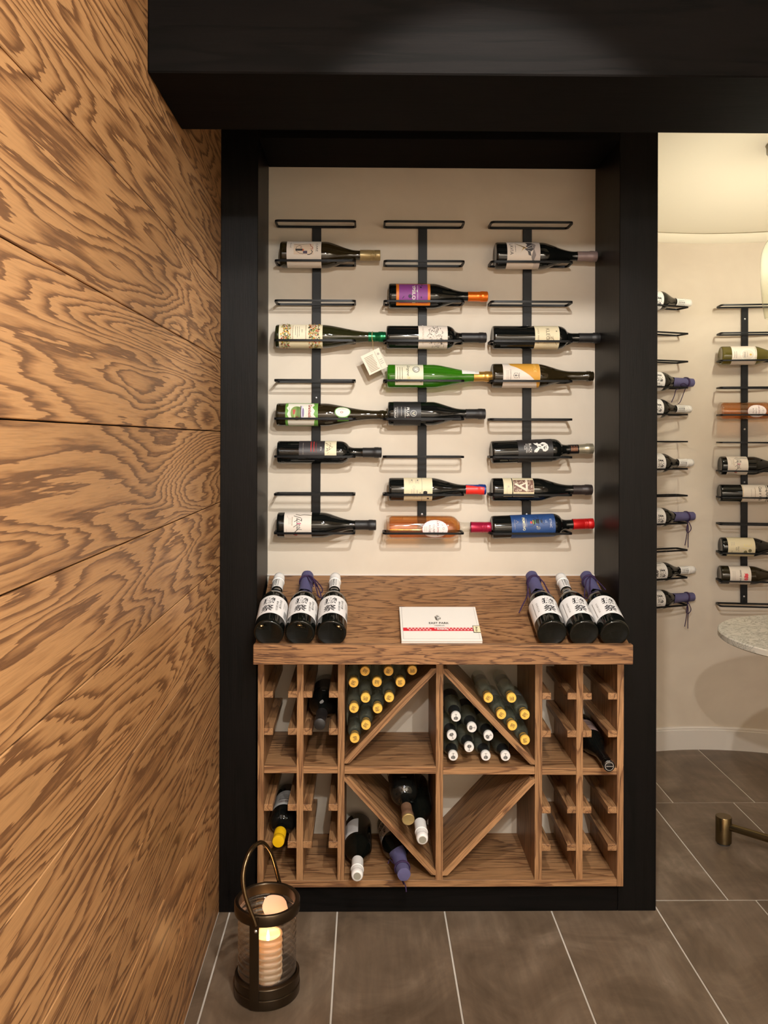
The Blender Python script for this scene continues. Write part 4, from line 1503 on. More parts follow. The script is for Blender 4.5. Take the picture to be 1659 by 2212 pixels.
it += [('t', 'EL', 0.0535, -0.0135, 0.0045, {'bold': 0.02}, WHT), ('t', 'BORBON', 0.052, 0.005, 0.0095, {'wid': 0.028, 'bold': 0.03}, WHT),
       ('t', 'EAST PARK', 0.081, -0.002, 0.0085, {'wid': 0.056, 'bold': 0.006}, K_), ('t', 'CIGARS CO.', 0.069, -0.001, 0.0048, {'wid': 0.029}, K_)]
# leaf-shaped emblem of bars
cx, cy = -0.004, 0.106
for i in range(4):
    s = 0.0068 - 0.0013 * abs(i - 1)
    it.append(('l', [(cy + 0.003 - 0.0042 * i + 0.004, cx - 0.0082 + 0.0007 * i), (cy - 0.0042 * i, cx - 0.0010)], 0.0013, K_))
for i in range(3):
    it.append(('l', [(cy + 0.0075 + 0.0034 * i, cx - 0.0062 + 0.0022 * i), (cy + 0.0045 + 0.0034 * i, cx), (cy + 0.0075 + 0.0034 * i, cx + 0.0062 - 0.0022 * i)], 0.0012, K_))
it += [('l', [(cy - 0.013, cx + 0.001), (cy - 0.004, cx + 0.0015), (cy + 0.002, cx + 0.0085), (cy - 0.003, cx + 0.0085), (cy - 0.008, cx + 0.004)], 0.0015, K_)]
it += [('r', 0.034, 0.068, hw - 0.020, hw - 0.0004, K_), ('r', 0.036, 0.066, hw - 0.0185, hw - 0.0004, ink(226, 212, 170)), ('t', 'King', 0.051, hw - 0.0105, 0.007, {'rot': 90, 'wid': 0.022, 'bold': 0.03}, K_)]
ob('print', print_mesh(it, lambda u, v, e: (u, v, BT + e), 1.0, 0.0003, None), lid)


# ================================================================== BOTTLES IN THE CABINET
def toward(px, py, Yc, L, tilt=0.0, side=0.0, roll=0.0):
    """frame of a bottle lying with its neck to the viewer; (px, py, Yc) is the centre of its tip"""
    tip = P(px, py, Yc)
    ax = Vector((side, -math.cos(tilt), -math.sin(tilt))).normalized()
    base = tip - ax * L
    return frame(ax, (0, -0.2, 1), base, math.radians(roll))


YCAP = mat('crown_yellow', srgb(238, 188, 84), 0.38, 0.1)
SODA = {}


def soda(label, px, py, ang, Yc=2.338):
    L, r = 0.212, 0.0219
    M = toward(px, py, Yc, L, roll=0)
    t = thing('soda_bottle', label, 'bottle', M, 'yellow-capped mixer bottles')
    if not SODA:
        prof = smooth_profile('soda', r, L, 0.0112)
        m_ = MB(); m_.lathe(prof, 28)
        SODA['g'] = m_.mesh('glass_body', G_CLEAR, 50)
        SODA['l'] = arc_label(prof, 0.050, 0.100, math.radians(-80), math.radians(80), glass_thin('label_frost', (0.6, 0.6, 0.58), (0.4, 0.4, 0.4), 0.55, (0.62, 0.62, 0.60)), 20)
        SODA['lp'] = print_mesh([('t', 'LONDON', 0.085, 0, 0.006, {'wid': 0.030}, DG), ('r', 0.070, 0.0706, -0.016, 0.016, DG), ('r', 0.060, 0.0606, -0.012, 0.012, DG)], lambda u, v, e: ((r + e) * math.sin(u / r), -(r + e) * math.cos(u / r), v), 1.0, 0.0004)
        m_ = MB()
        rc = 0.0140
        m_.lathe([(rc * 0.90, L - 0.0085), (rc, L - 0.007), (rc * 0.97, L - 0.002), (rc * 0.90, L + 0.0006), (0, L + 0.0010)], 42, radial=None)
        for v in m_.bm.verts:
            if v.co.z < L - 0.004:
                a = math.atan2(v.co.y, v.co.x)
                s = 1 + 0.035 * math.cos(a * 21)
                v.co.x *= s; v.co.y *= s
        SODA['c'] = m_.mesh('crown_cap', YCAP, 35)
        m_ = MB(); m_.lathe([(0.0116, L - 0.030), (0.0120, L - 0.030), (0.0120, L - 0.018), (0.0116, L - 0.018)], 24)
        SODA['b'] = m_.mesh('neck_band', mat('band_gold', srgb(196, 150, 60), 0.4, 0.3), 40)
        z = L + 0.0012
        it_ = [('r', -0.0058, 0.0058, -0.0056, -0.0044, K_), ('r', -0.0058, -0.0047, -0.0044, 0.0034, K_), ('r', -0.0036, 0.0052, -0.0026, -0.0014, K_), ('r', 0.0041, 0.0052, -0.0014, 0.0048, K_), ('r', 0.0003, 0.0014, -0.0014, 0.0036, K_), ('r', -0.0036, -0.0025, -0.0014, 0.0048, K_)]
        SODA['p'] = print_mesh(it_, lambda u, v, e: (-u, -v, z), 1.0, 0.0, None)
    ob('glass_body', SODA['g'], t)
    lo = ob('label', SODA['l'], t)
    ob('print', SODA['lp'], lo)
    ob('neck_band', SODA['b'], t)
    c_ = ob('crown_cap', SODA['c'], t)
    p_ = ob('print', SODA['p'], c_)
    # the local frame: x points left in the picture, so turn the mark into reading order
    p_.matrix_basis = Matrix.Rotation(math.radians(ang), 4, 'Z')
    return t


U = 'upper left bin'
for px, py, ang, lab_ in ((788.4, 1450, -125, 'yellow crown cap bottle, left one of the top row in the %s' % U), (839.5, 1450, -25, 'yellow crown cap bottle, middle one of the top row in the %s' % U), (890.5, 1448, 90, 'yellow crown cap bottle, right one of the top row in the %s' % U),
                          (763.9, 1475, -25, 'yellow crown cap bottle, left one of the second row in the %s' % U), (814.3, 1474, -100, 'yellow crown cap bottle, middle one of the second row in the %s' % U), (865, 1474, 0, 'yellow crown cap bottle, right one of the second row in the %s' % U),
                          (789.5, 1508, 80, 'yellow crown cap bottle, left one of the third row in the %s' % U), (840.8, 1507, -20, 'yellow crown cap bottle, right one of the third row in the %s' % U),
                          (764.5, 1530, -25, 'yellow crown cap bottle, left one of the fourth row in the %s' % U), (815.6, 1531, 8, 'yellow crown cap bottle, right one of the fourth row in the %s' % U),
                          (790.5, 1566.6, -35, 'yellow crown cap bottle, alone in the fifth row of the %s' % U), (766, 1595, -170, 'yellow crown cap bottle, lowest in the corner of the %s' % U)):
    soda(lab_, px, py, ang)
U = 'upper right bin'
for px, py, ang, lab_ in ((1055, 1508, -35, 'yellow crown cap bottle, top left of six in the %s' % U), (1105.3, 1508, 90, 'yellow crown cap bottle, top right of six in the %s' % U), (1083.2, 1543.6, -35, 'yellow crown cap bottle, second row left of six in the %s' % U),
                          (1134.2, 1544.3, -40, 'yellow crown cap bottle, second row right, by the divider of the %s' % U), (1107, 1568, -115, 'yellow crown cap bottle, third row of the six in the %s' % U), (1134.5, 1599, 10, 'yellow crown cap bottle, lowest of six in the %s' % U)):
    soda(lab_, px, py, ang)

TON = {}


def tonic(label, px, py, ang, Yc=2.355):
    L, r = 0.245, 0.0252
    M = toward(px, py, Yc, L)
    t = thing('tonic_bottle', label, 'bottle', M, 'white-capped water bottles')
    if not TON:
        prof = smooth_profile('soda', r, L, 0.0118)
        m_ = MB(); m_.lathe(prof, 28)
        TON['g'] = m_.mesh('glass_body', G_CLEAR, 50)
        TON['l'] = arc_label(prof, 0.060, 0.120, math.radians(-70), math.radians(70), mat('label_dark', srgb(40, 42, 44), 0.4), 20)
        m_ = MB(); m_.lathe([(rad_at(prof, z_) + 0.0008, z_) for z_ in (0.190, 0.198, 0.206, 0.214, 0.220)] + [(0.0128, 0.222), (0.0128, L - 0.010)], 28)
        TON['f'] = m_.mesh('neck_foil', mat('foil_grey', srgb(34, 36, 36), 0.4, 0.2), 40)
        m_ = MB(); m_.lathe([(0.0136, L - 0.012), (0.0140, L - 0.010), (0.0140, L - 0.002), (0.0130, L + 0.0006), (0, L + 0.0012)], 28)
        TON['c'] = m_.mesh('cap', mat('cap_chalk', srgb(224, 220, 214), 0.45), 35)
        z = L + 0.0015
        it_ = [('r', -0.0085, -0.0078, -0.004, 0.004, DG), ('r', -0.0080, 0.001, -0.0006, 0.0006, DG), ('e', 0.0035, 0, 0.0048, 0.0062, ink(118, 116, 112))]
        it_ += [('e', 0.0035 + 0.0026 * math.sin(q * 1.3), 0.0042 * math.cos(q * 2.1), 0.0013, 0.0013, DG) for q in range(9)]
        TON['p'] = print_mesh(it_, lambda u, v, e: (-u, -v, z), 1.0, 0.0, None)
    ob('glass_body', TON['g'], t)
    ob('label', TON['l'], t)
    ob('neck_foil', TON['f'], t)
    c_ = ob('cap', TON['c'], t)
    p_ = ob('print', TON['p'], c_)
    p_.matrix_basis = Matrix.Rotation(math.radians(ang), 4, 'Z')


for px, py, ang, lab_ in ((985, 1548.6, 180, 'white-capped clear bottle, topmost of the pile beside the middle divider'), (1019.5, 1571.8, 90, 'white-capped clear bottle, second highest of the pile, right of the topmost one'), (976, 1589, 20, 'white-capped clear bottle, against the middle divider, below the topmost one'),
                          (1055.3, 1590, 120, 'white-capped clear bottle, highest one resting against the diagonal board on the right'), (1013.5, 1614.5, 0, 'white-capped clear bottle, in the middle of the pile between the bottom bottles'), (979, 1633.0, 180, 'white-capped clear bottle, bottom row, against the middle divider'),
                          (1049.5, 1633.0, 180, 'white-capped clear bottle, bottom row, middle of three'), (1092, 1633.5, 180, 'white-capped clear bottle, bottom row, nearest the diagonal board')):
    tonic(lab_, px, py, ang)

# big bottles lying in the cells
grpC = 'bottles lying in the cabinet cells'
L = 0.300
t = bottle('wine_bottle', 'black bottle with a plain black cap, resting on slats in the upper left cells', toward(690.5, 1565, 2.275, 0.335, side=-0.012), 'burgundy', 0.0435, 0.335, G_BLACK, grpC,
           [(0.05, 0.13, -60, 60, BLKLAB)], (0.245, cap_mat('black', 22, 20, 20, 0.5, 0.1), 'foil'),
           marks=[('p', [(0.205, 0.000), (0.213, -0.004), (0.221, -0.001), (0.223, 0.005), (0.216, 0.009), (0.210, 0.006)], ink(150, 146, 140)), ('t', 'alta', 0.165, 0.0, 0.005, {}, PALEGREY)])
bottle('wine_bottle', 'dark bordeaux bottle with a bright yellow screw cap, lower left cell of the cabinet', toward(601, 1818, 2.283, L, side=-0.006), 'bordeaux', 0.0368, L, G_BLACK, grpC,
       [(0.055, 0.150, -80, 80, mat('label_silver', srgb(186, 182, 176), 0.5))], (0.245, cap_mat('yellow', 222, 176, 16, 0.35, 0.1), 'screw'),
       marks=[('t', 'CASTEL', 0.128, 0, 0.007, {'wid': 0.04, 'skew': 0.3}, ink(110, 40, 40))] + [('r', 0.085 + 0.006 * i, 0.0872 + 0.006 * i, -0.02, 0.02, GREY) for i in range(5)] + [('r', 0.112, 0.114, -0.022, 0.022, DG)])
bottle('wine_bottle', 'black bottle with a glossy black cap, lying on the shelf of the upper right cell', toward(1316, 1655, 2.292, 0.315, tilt=0.03, side=0.005), 'burgundy', 0.0355, 0.315, G_BLACK, grpC,
       [(0.06, 0.14, -70, 70, mat('label_rose', srgb(170, 140, 132), 0.6))], (0.240, mat('capsule_gloss', srgb(12, 12, 12), 0.12, 0.1, 0.6), 'foil'),
       marks=[('r', 0.07 + 0.008 * i, 0.073 + 0.008 * i, -0.018, 0.012, DG) for i in range(5)],
       extra=lambda t_, pr_, L_: ob('print', print_mesh([('l', [(0.0115 * math.cos(q * PI / 12), 0.0115 * math.sin(q * PI / 12)) for q in range(25)], 0.0012, PALEGREY)] + [('r', -0.0012, 0.0012, -0.008 + 0.003 * q, -0.0062 + 0.003 * q, PALEGREY) for q in range(6)], lambda u, v, e: (-u, -v, L_ + 0.0010 + e), 1.0, 0.0004, None), t_))
# ring mark on the black cap's end
sake('white-capped rice wine bottle lying on the cabinet floor in the lower left bin', toward(771.5, 1892, 2.285, SLN, side=-0.004, roll=118), False, group=grpC)
t = sake('purple-wrapped rice wine bottle lying on the cabinet floor, half behind the diagonal board', toward(873, 1890, 2.288, SLN + 0.009, side=0.10, roll=60), True, group=grpC)
cord_on(t, None, [[(0.0, -0.0212, 0.268), (0.010, -0.0215, 0.240), (0.016, -0.020, 0.215), (0.024, -0.018, 0.200), (0.034, -0.016, 0.198)], [(0.002, -0.0213, 0.264), (0.004, -0.0235, 0.225), (0.012, -0.0225, 0.205)],
                  [(0.020, 0.006, 0.266), (0.027, 0.016, 0.274), (0.033, 0.026, 0.286), (0.040, 0.030, 0.302)], [(0.021, 0.002, 0.266), (0.028, 0.012, 0.258), (0.034, 0.022, 0.280)]], 4)
bottle('wine_bottle', 'dark bottle with a brown and gold cap leaning high in the lower middle bin', toward(882, 1770, 2.285, 0.305, tilt=0.20, side=0.055), 'bordeaux', 0.0400, 0.305, G_BLACK, grpC,
       [(0.05, 0.115, -80, 80, CREAM)], (0.250, mat('capsule_brown', srgb(112, 84, 64), 0.45, 0.2), 'foil'),
       marks=[('p', [(0.262, -0.006), (0.276, -0.006), (0.280, 0.004), (0.268, 0.010), (0.262, 0.006)], ink(110, 80, 110)), ('e', 0.170, 0, 0.004, 0.010, ink(40, 40, 38))],
       extra=lambda t_, pr_, L_: ob('cap_disc', (lambda q: (q.lathe([(0.0172, L_ - 0.004), (0.0172, L_ + 0.0012), (0.0158, L_ + 0.0020), (0.0140, L_ + 0.0014), (0, L_ + 0.0014)], 28), q)[1])(MB()).mesh('cap_disc', cap_mat('brass', 190, 166, 112, 0.35, 0.6), 35), t_))
sake('white-capped rice wine bottle below the brown-capped one in the lower middle bin', toward(912.5, 1813, 2.29, SLN, tilt=0.10, side=0.018, roll=172), False, group=grpC)


# ================================================================== LANTERN
LC = Vector((P(577.5, 1940, 2.035).x, 2.035, 0))
lan = thing('candle_lantern', 'bronze and ribbed glass lantern with a lit candle standing on the floor', 'lantern', LC)
BRZ = mat('bronze', srgb(66, 54, 40), 0.30, 0.85)
R = 0.0785
m = MB(); m.lathe([(0, 0.003), (R - 0.012, 0.003), (R - 0.006, 0.0), (R, 0.002), (R + 0.001, 0.004), (R + 0.001, 0.0235), (R - 0.001, 0.0250), (R - 0.003, 0.0250), (R - 0.003, 0.0265), (R, 0.0270), (R, 0.048), (R - 0.0015, 0.0495), (R - 0.006, 0.0495), (R - 0.007, 0.030), (0, 0.030)], 56)
ob('base', m.mesh('base', BRZ, 35), lan)
m = MB(); m.lathe([(R - 0.0045, 0.198), (R, 0.198), (R + 0.001, 0.200), (R + 0.001, 0.221), (R - 0.001, 0.224), (R - 0.008, 0.224), (R - 0.010, 0.222), (R - 0.010, 0.200), (R - 0.0045, 0.198)], 56)
ob('top_ring', m.mesh('top_ring', BRZ, 35), lan)
# glass sleeve with raised rings
prof = []
n = 140
for i in range(n + 1):
    z = 0.0495 + (0.198 - 0.0495) * i / n
    prof.append((R - 0.0095 + 0.0020 * abs(math.sin(i / n * PI * 9.5)) ** 1.5, z))
m = MB(); m.lathe(prof, 72)
for v in m.bm.verts:
    a = math.atan2(v.co.y, v.co.x)
    v.co.z += 0.0040 * math.sin(a * 2 + 1.0) * math.sin((v.co.z - 0.0495) / 0.1485 * PI)
ob('glass_sleeve', m.mesh('glass_sleeve', G_LANT, 80), lan)
ang0 = math.atan2(-0.08, -0.022)
for k_ in (0, 1):
    a = ang0 + k_ * PI
    m = MB()
    Ms = Matrix.Rotation(a - (-PI / 2), 4, 'Z')
    # strap built at -y, curved to the drum
    for j in range(2):
        pass
    pts = []
    rows = []
    for z in (0.004, 0.2215):
        for rr in (R + 0.0012, R + 0.0032):
            rows.append([m.bm.verts.new((rr * math.sin(q), -rr * math.cos(q), z)) for q in [(-0.145 + 0.29 * i / 6) for i in range(7)]])
    lo_i, lo_o, hi_i, hi_o = rows
    for i in range(6):
        m.bm.faces.new((lo_o[i], lo_o[i + 1], hi_o[i + 1], hi_o[i]))
        m.bm.faces.new((lo_i[i + 1], lo_i[i], hi_i[i], hi_i[i + 1]))
        m.bm.faces.new((hi_o[i], hi_o[i + 1], hi_i[i + 1], hi_i[i]))
        m.bm.faces.new((lo_i[i], lo_i[i + 1], lo_o[i + 1], lo_o[i]))
    m.bm.faces.new((lo_i[0], lo_o[0], hi_o[0], hi_i[0]))
    m.bm.faces.new((lo_o[6], lo_i[6], hi_i[6], hi_o[6]))
    bmesh.ops.transform(m.bm, matrix=Ms, verts=m.bm.verts[:])
    st = ob('strap', m.mesh('strap', BRZ, 35), lan)
    m = MB(); m.lathe([(0, 0.003), (0.003, 0.0022), (0.0042, 0.0)], 14, Ms @ Matrix.Translation((0.004, -R - 0.0030, 0.190)) @ Matrix.Rotation(PI / 2, 4, 'X'))
    ob('rivet', m.mesh('rivet', mat('rivet_steel', (0.6, 0.55, 0.48), 0.3, 0.9), 50), st)
hp = [P(x, y, Y_) - LC for x, y, Y_ in ((553, 2000, 1.9535), (548, 1985, 1.955), (531, 1938, 1.962), (525, 1895, 1.975), (533, 1856, 1.995), (548, 1829, 2.02), (566, 1820, 2.045), (583, 1838, 2.07), (593, 1866, 2.09), (600, 1893, 2.108), (604, 1908, 2.1165))]
fine = []
for i in range(len(hp) - 1):
    p0, p1, p2, p3 = hp[max(i - 1, 0)], hp[i], hp[i + 1], hp[min(i + 2, len(hp) - 1)]
    for q in range(5):
        s = q / 5
        fine.append(0.5 * ((2 * p1) + (p2 - p0) * s + (2 * p0 - 5 * p1 + 4 * p2 - p3) * s * s + (3 * p1 - p0 - 3 * p2 + p3) * s ** 3))
fine.append(hp[-1])
m = MB(); m.tube(fine, 0.0052, 12)
ob('handle', m.mesh('handle', mat('bronze_bright', srgb(92, 76, 54), 0.22, 0.95), 60), lan)
# paper sticker on the far inside of the glass
m = MB()
rows = []
for i in range(13):
    a = PI / 2 + 0.218 - 0.52 + 1.04 * (i / 12)   # around +y, slightly right
    tt = (i / 12) * 2 - 1
    hh = 0.029 * math.sqrt(max(0.02, 1 - abs(tt) ** 3.2))
    rows.append([m.bm.verts.new(((R - 0.011) * -math.cos(a), (R - 0.011) * math.sin(a), 0.167 + s_ * hh)) for s_ in (-1, -0.5, 0, 0.5, 1)])
for A_, B_ in zip(rows, rows[1:]):
    for i in range(4):
        m.bm.faces.new((A_[i], A_[i + 1], B_[i + 1], B_[i]))
stk = ob('sticker', m.mesh('sticker', mat('sticker_paper', srgb(206, 172, 154), 0.7), 60), lan)
stk['label'] = 'pale paper care sticker inside the far glass'
# candle: thin wax wall lit from within by the flame
wax, nt, b = new_mat('wax')
nt.nodes.remove(b)
tl = node(nt, 'ShaderNodeBsdfTranslucent'); tl.inputs[0].default_value = (0.95, 0.72, 0.42, 1)
df = node(nt, 'ShaderNodeBsdfDiffuse'); df.inputs[0].default_value = (0.85, 0.72, 0.52, 1)
mx = node(nt, 'ShaderNodeMixShader'); mx.inputs[0].default_value = 0.45
nt.links.new(tl.outputs[0], mx.inputs[1]); nt.links.new(df.outputs[0], mx.inputs[2])
nt.links.new(mx.outputs[0], nt.nodes['Material Output'].inputs['Surface'])
cd_ = thing('pillar_candle', 'lit cream pillar candle glowing orange inside the lantern', 'candle', LC + Vector((0.002, 0, 0.0302)))
cp = [(0, 0.0), (0.030, 0.0)]
for i in range(7):                       # seven flared rings put the ribbed glass's refraction into the wax shape
    z0 = 0.0005 + i * 0.0154
    cp += [(0.0315, z0 + 0.0012), (0.0328, z0 + 0.006), (0.0352, z0 + 0.0135), (0.0350, z0 + 0.0148), (0.0322, z0 + 0.0152)]
cp += [(0.0312, 0.109), (0.0290, 0.107), (0.0270, 0.090), (0.0220, 0.078), (0.012, 0.074), (0.0, 0.073)]
m = MB(); m.lathe(cp, 48)
ob('wax_body', m.mesh('wax_body', wax, 40), cd_)
m = MB(); m.tube([(0, 0, 0.073), (0.0005, 0, 0.082), (0.001, 0, 0.090)], 0.0009, 6)
ob('wick', m.mesh('wick', mat('wick', (0.02, 0.015, 0.01), 0.9)), cd_)
m = MB(); m.lathe([(0, 0.088), (0.0028, 0.091), (0.0040, 0.096), (0.0033, 0.104), (0.0015, 0.113), (0, 0.118)], 16)
ob('flame', m.mesh('flame', emit('flame', (1.0, 0.66, 0.28), 40.0), 60), cd_)
lamp('candle_light', 'POINT', LC + Vector((0.002, 0, 0.0302 + 0.101)), CANDLE_W, (1.0, 0.56, 0.24), 0.006)


# ================================================================== ROUND ROOM
def on_wall(phi, turn=0):
    a = math.radians(phi)
    c = ROOM_C + Vector((math.sin(a), math.cos(a), 0)) * (ROOM_R - (0.008 if turn else 0.0015))
    a += math.radians(turn if turn < 0 else -turn)
    return Matrix.Translation(c) @ Matrix.Rotation(-a, 4, 'Z'), c, a


MID, cM, aM = on_wall(11.6, 4)
ROWM = [658, 718.5, 778, 836.5, 896, 956, 1018, 1075.5, 1134, 1196, 1257, 1311]
YM = cM.y - 0.085 * math.cos(aM)
ZM = [P(1618, y, YM).z for y in ROWM]
rack('black metal bottle rack with twelve loops on the curved wall, cut by the right edge', MID, ZM, screws=[ZM[0] - 0.05, ZM[4] - 0.06, ZM[6] - 0.05, ZM[11] + 0.03], hw=0.119)
LEFT, cL, aL = on_wall(-12.9, -7)
YL_ = cL.y - 0.085 * math.cos(aL)
ROWL = [660, 718, 779, 836, 895, 954, 1013.5, 1072, 1132, 1191, 1251, 1311]
ZL = [P(1450, y, YL_).z for y in ROWL]
rack('black metal bottle rack on the curved wall, half hidden by the black post', LEFT, ZL, hw=0.119)
KM = (cM.y - 0.0485) / F
xcM = P(0, 0, 1) * 0


def px_of(p):
    d = p - Vector((0, 0, H))
    zz = d.dot(fwd)
    return PPX + F * d.dot(RT) / zz


def round_bottle(label, row, x0, kind, r, L, glass, lab, cap, marks, k, roll=0.0, extra=None):
    cx = px_of(MID @ Vector((0, -0.0485, 1.3)))
    lx = (x0 - cx) * KM / math.cos(aM)
    z = ZM[row] + math.sqrt((r + 0.0034) ** 2 - 0.0365 ** 2) + 0.0003
    M = MID @ frame((1, 0, 0), (0, -1, 0), (lx, -0.0485, z), math.radians(roll))
    return bottle('wine_bottle', label, M, kind, r, L, glass, 'bottles on the curved wall rack', lab, cap, 0.0145, marks, k, extra=extra)


def kk(l):
    return [(a * KM, b * KM, c, d, mm) for a, b, c, d, mm in l]


BK = cap_mat('black', 22, 20, 20, 0.5, 0.1)
mk = [('e', 51, 0, 14, 13, ink(236, 230, 218)), ('e', 51, 0, 12.6, 11.6, ink(216, 204, 190)), ('e', 38, 0, 2.2, 2.2, ink(236, 230, 218)), ('t', 'DOMAINE', 50, -1, 2.4, {'wid': 12}, GREY), ('e', 57, 0, 2.0, 2.0, GOLD)] + lines(44, 46, -6, 6, 2, 1.0, GREY) + lines(24, 28, -7, 9, 2, 0.9, GREY, 3)
round_bottle('olive green bottle with a white label and embossed ring, first bottle on the right-edge rack', 2, 1558, 'burgundy', 0.0398, 0.30, G_LIME, kk([(19, 70, -95, 95, LABW)]), (0.235, cap_mat('cream', 206, 190, 150), 'foil'), mk, KM)
round_bottle('amber rosé bottle with an oval label on the curved wall rack', 4, 1556.5, 'bordeaux', 0.0372, 0.31, G_FLINT, [], (0.258, cap_mat('raspberry', 158, 22, 58, 0.3, 0.4), 'screw'), rose_marks(), 0.310 / 226, extra=wine_fill)
round_bottle('dark bottle, white label with gothic lettering and red dot, on the curved wall rack', 6, 1557.5, 'burgundy', 0.0392, 0.30, G_BLACK, [(15.7 * 0.00143, 74 * 0.00143, -96, 96, LABW)], (0.235, BK, 'foil'), zulu_marks(), 0.00143)
mk = [('r', 45, 46, -30, 30, ink(190, 160, 100)), ('t', 'Casa e Valle', 81, 0, 6.5, {'wid': 34, 'skew': 0.2, 'bold': 0.01}, K_), ('l', [(94, -9), (90, -6), (95, -3), (91, 1), (96, 4), (92, 8)], 1.2, K_)] + lines(70, 70, -14, 14, 1, 1.0, TAN) + lines(62, 62, -10, 6, 1, 0.8, PALEGREY)
round_bottle('dark bordeaux bottle with a white handwritten label on the curved wall rack', 7, 1556, 'bordeaux', 0.0368, 0.31, G_BLACK, kk([(44, 104, -95, 95, LABW)]), (0.24, BK, 'foil'), mk, KM)
mk = [('t', 'PINOT', 32, 2, 3.4, {'wid': 10}, ink(90, 80, 60)), ('t', 'NOIR', 28, 2, 3.0, {'wid': 7}, ink(90, 80, 60)), ('e', 47, 9, 3.6, 3.8, ink(112, 104, 70)), ('e', 56, 5.5, 3.6, 3.8, ink(112, 104, 70)), ('l', [(45, -9), (44, -5), (48, -3), (50, -8), (52, -4), (58, -4), (59, -9)], 1.0, ink(232, 216, 130)), ('l', [(40, 0), (44, 1), (49, 3)], 1.0, ink(226, 206, 120))] + lines(18, 24, -13, -5, 3, 0.7, PALEGREY) + lines(18, 20, 6, 12, 2, 0.8, TAN)
round_bottle('dark bottle with a cream label showing two olive-green discs on the curved wall rack', 9, 1559, 'burgundy', 0.0398, 0.30, G_BLACK, kk([(11, 67, -95, 95, CREAM)]), (0.235, BK, 'foil'), mk, KM)
mk = [('t', 'money pacta', 39, 1, 4.6, {'wid': 30, 'bold': 0.01}, K_), ('p', [(47, -8), (49, -6), (53, -7), (55, -4), (54, 0), (55, 3), (52, 4), (49, 2), (47, 4), (46, 0), (48, -3)], ink(206, 56, 66)), ('e', 50.5, 6, 4.2, 2.4, ink(176, 36, 48)), ('e', 50.5, 6, 3.0, 1.4, ink(216, 90, 96))] + lines(23, 28, -12, 12, 3, 0.6, PALEGREY, 5)
round_bottle('dark bottle with a white label and red emblem, lowest bottle on the curved wall rack', 10, 1557, 'burgundy', 0.0392, 0.30, G_BROWN, kk([(17.5, 61, -95, 95, LABW)]), (0.235, BK, 'foil'), mk, KM)

KL = (cL.y - 0.0485) / F
for row, tip, wrapped, roll, lab_ in ((0, 1501, False, 10, 'topmost white-capped rice wine bottle on the rack beside the black post'), (3, 1508, True, -22, 'topmost purple-wrapped rice wine bottle on the rack beside the black post'), (4, 1502, False, -6, 'white-capped rice wine bottle directly below the topmost purple-wrapped one'),
                                      (6, 1507.5, False, -2, 'white-capped rice wine bottle halfway down the rack beside the black post'), (8, 1511, True, 0, 'purple-wrapped rice wine bottle with cords hanging straight, middle of the rack by the post'), (10, 1512.5, False, -4, 'lowest white-capped rice wine bottle on the rack beside the black post'),
                                      (11, 1511, True, -18, 'lowest purple-wrapped rice wine bottle on the rack beside the black post')):
    cx = px_of(LEFT @ Vector((0, -0.0485, 1.3)))
    lt = (tip - cx) * KL / math.cos(aL)
    z = ZL[row] + math.sqrt((SR + 0.0034) ** 2 - 0.0365 ** 2) + 0.0003
    LL = SLN + (0.009 if wrapped else 0.002)
    M = LEFT @ frame((1, 0, 0), (0, -1, 0), (lt - LL, -0.0485, z), math.radians(roll))
    t = sake(lab_, M, wrapped, group='rice wine bottles on the rack by the post')
    if wrapped:
        # local +x is down when roll = 0
        rr = math.radians(roll)

        def dn(a_, f_, z_):
            """a_ down, f_ forward, z_ along the bottle"""
            return (a_ * math.cos(rr) - f_ * math.sin(rr) * -1 if False else a_ * math.cos(-rr) + f_ * math.sin(-rr), -(f_ * math.cos(-rr) - a_ * math.sin(-rr)), z_)
        if row == 3:
            s_ = [[dn(0.020, 0.008, 0.266), dn(0.030, 0.006, 0.262), dn(0.060, 0.004, 0.250), dn(0.085, 0.006, 0.236), dn(0.094, 0.010, 0.222)],
                  [dn(0.014, 0.020, 0.262), dn(0.006, 0.026, 0.235), dn(0.014, 0.024, 0.222), dn(0.022, 0.020, 0.240), dn(0.020, 0.012, 0.262)],
                  [dn(0.028, 0.006, 0.226), dn(0.034, 0.006, 0.213), dn(0.060, 0.006, 0.204), dn(0.088, 0.010, 0.186)]]
        else:
            s_ = [[dn(0.020, 0.010, 0.268), dn(0.050, 0.012, 0.266), dn(0.085, 0.010, 0.262), dn(0.125, 0.006, 0.257)],
                  [dn(0.021, 0.006, 0.270), dn(0.055, 0.008, 0.274), dn(0.095, 0.006, 0.274), dn(0.135, 0.004, 0.276)],
                  [dn(0.020, 0.014, 0.268), dn(0.045, 0.018, 0.256), dn(0.064, 0.016, 0.258), dn(0.068, 0.014, 0.270), dn(0.050, 0.016, 0.282), dn(0.022, 0.014, 0.270)]]
        cord_on(t, None, s_, row)

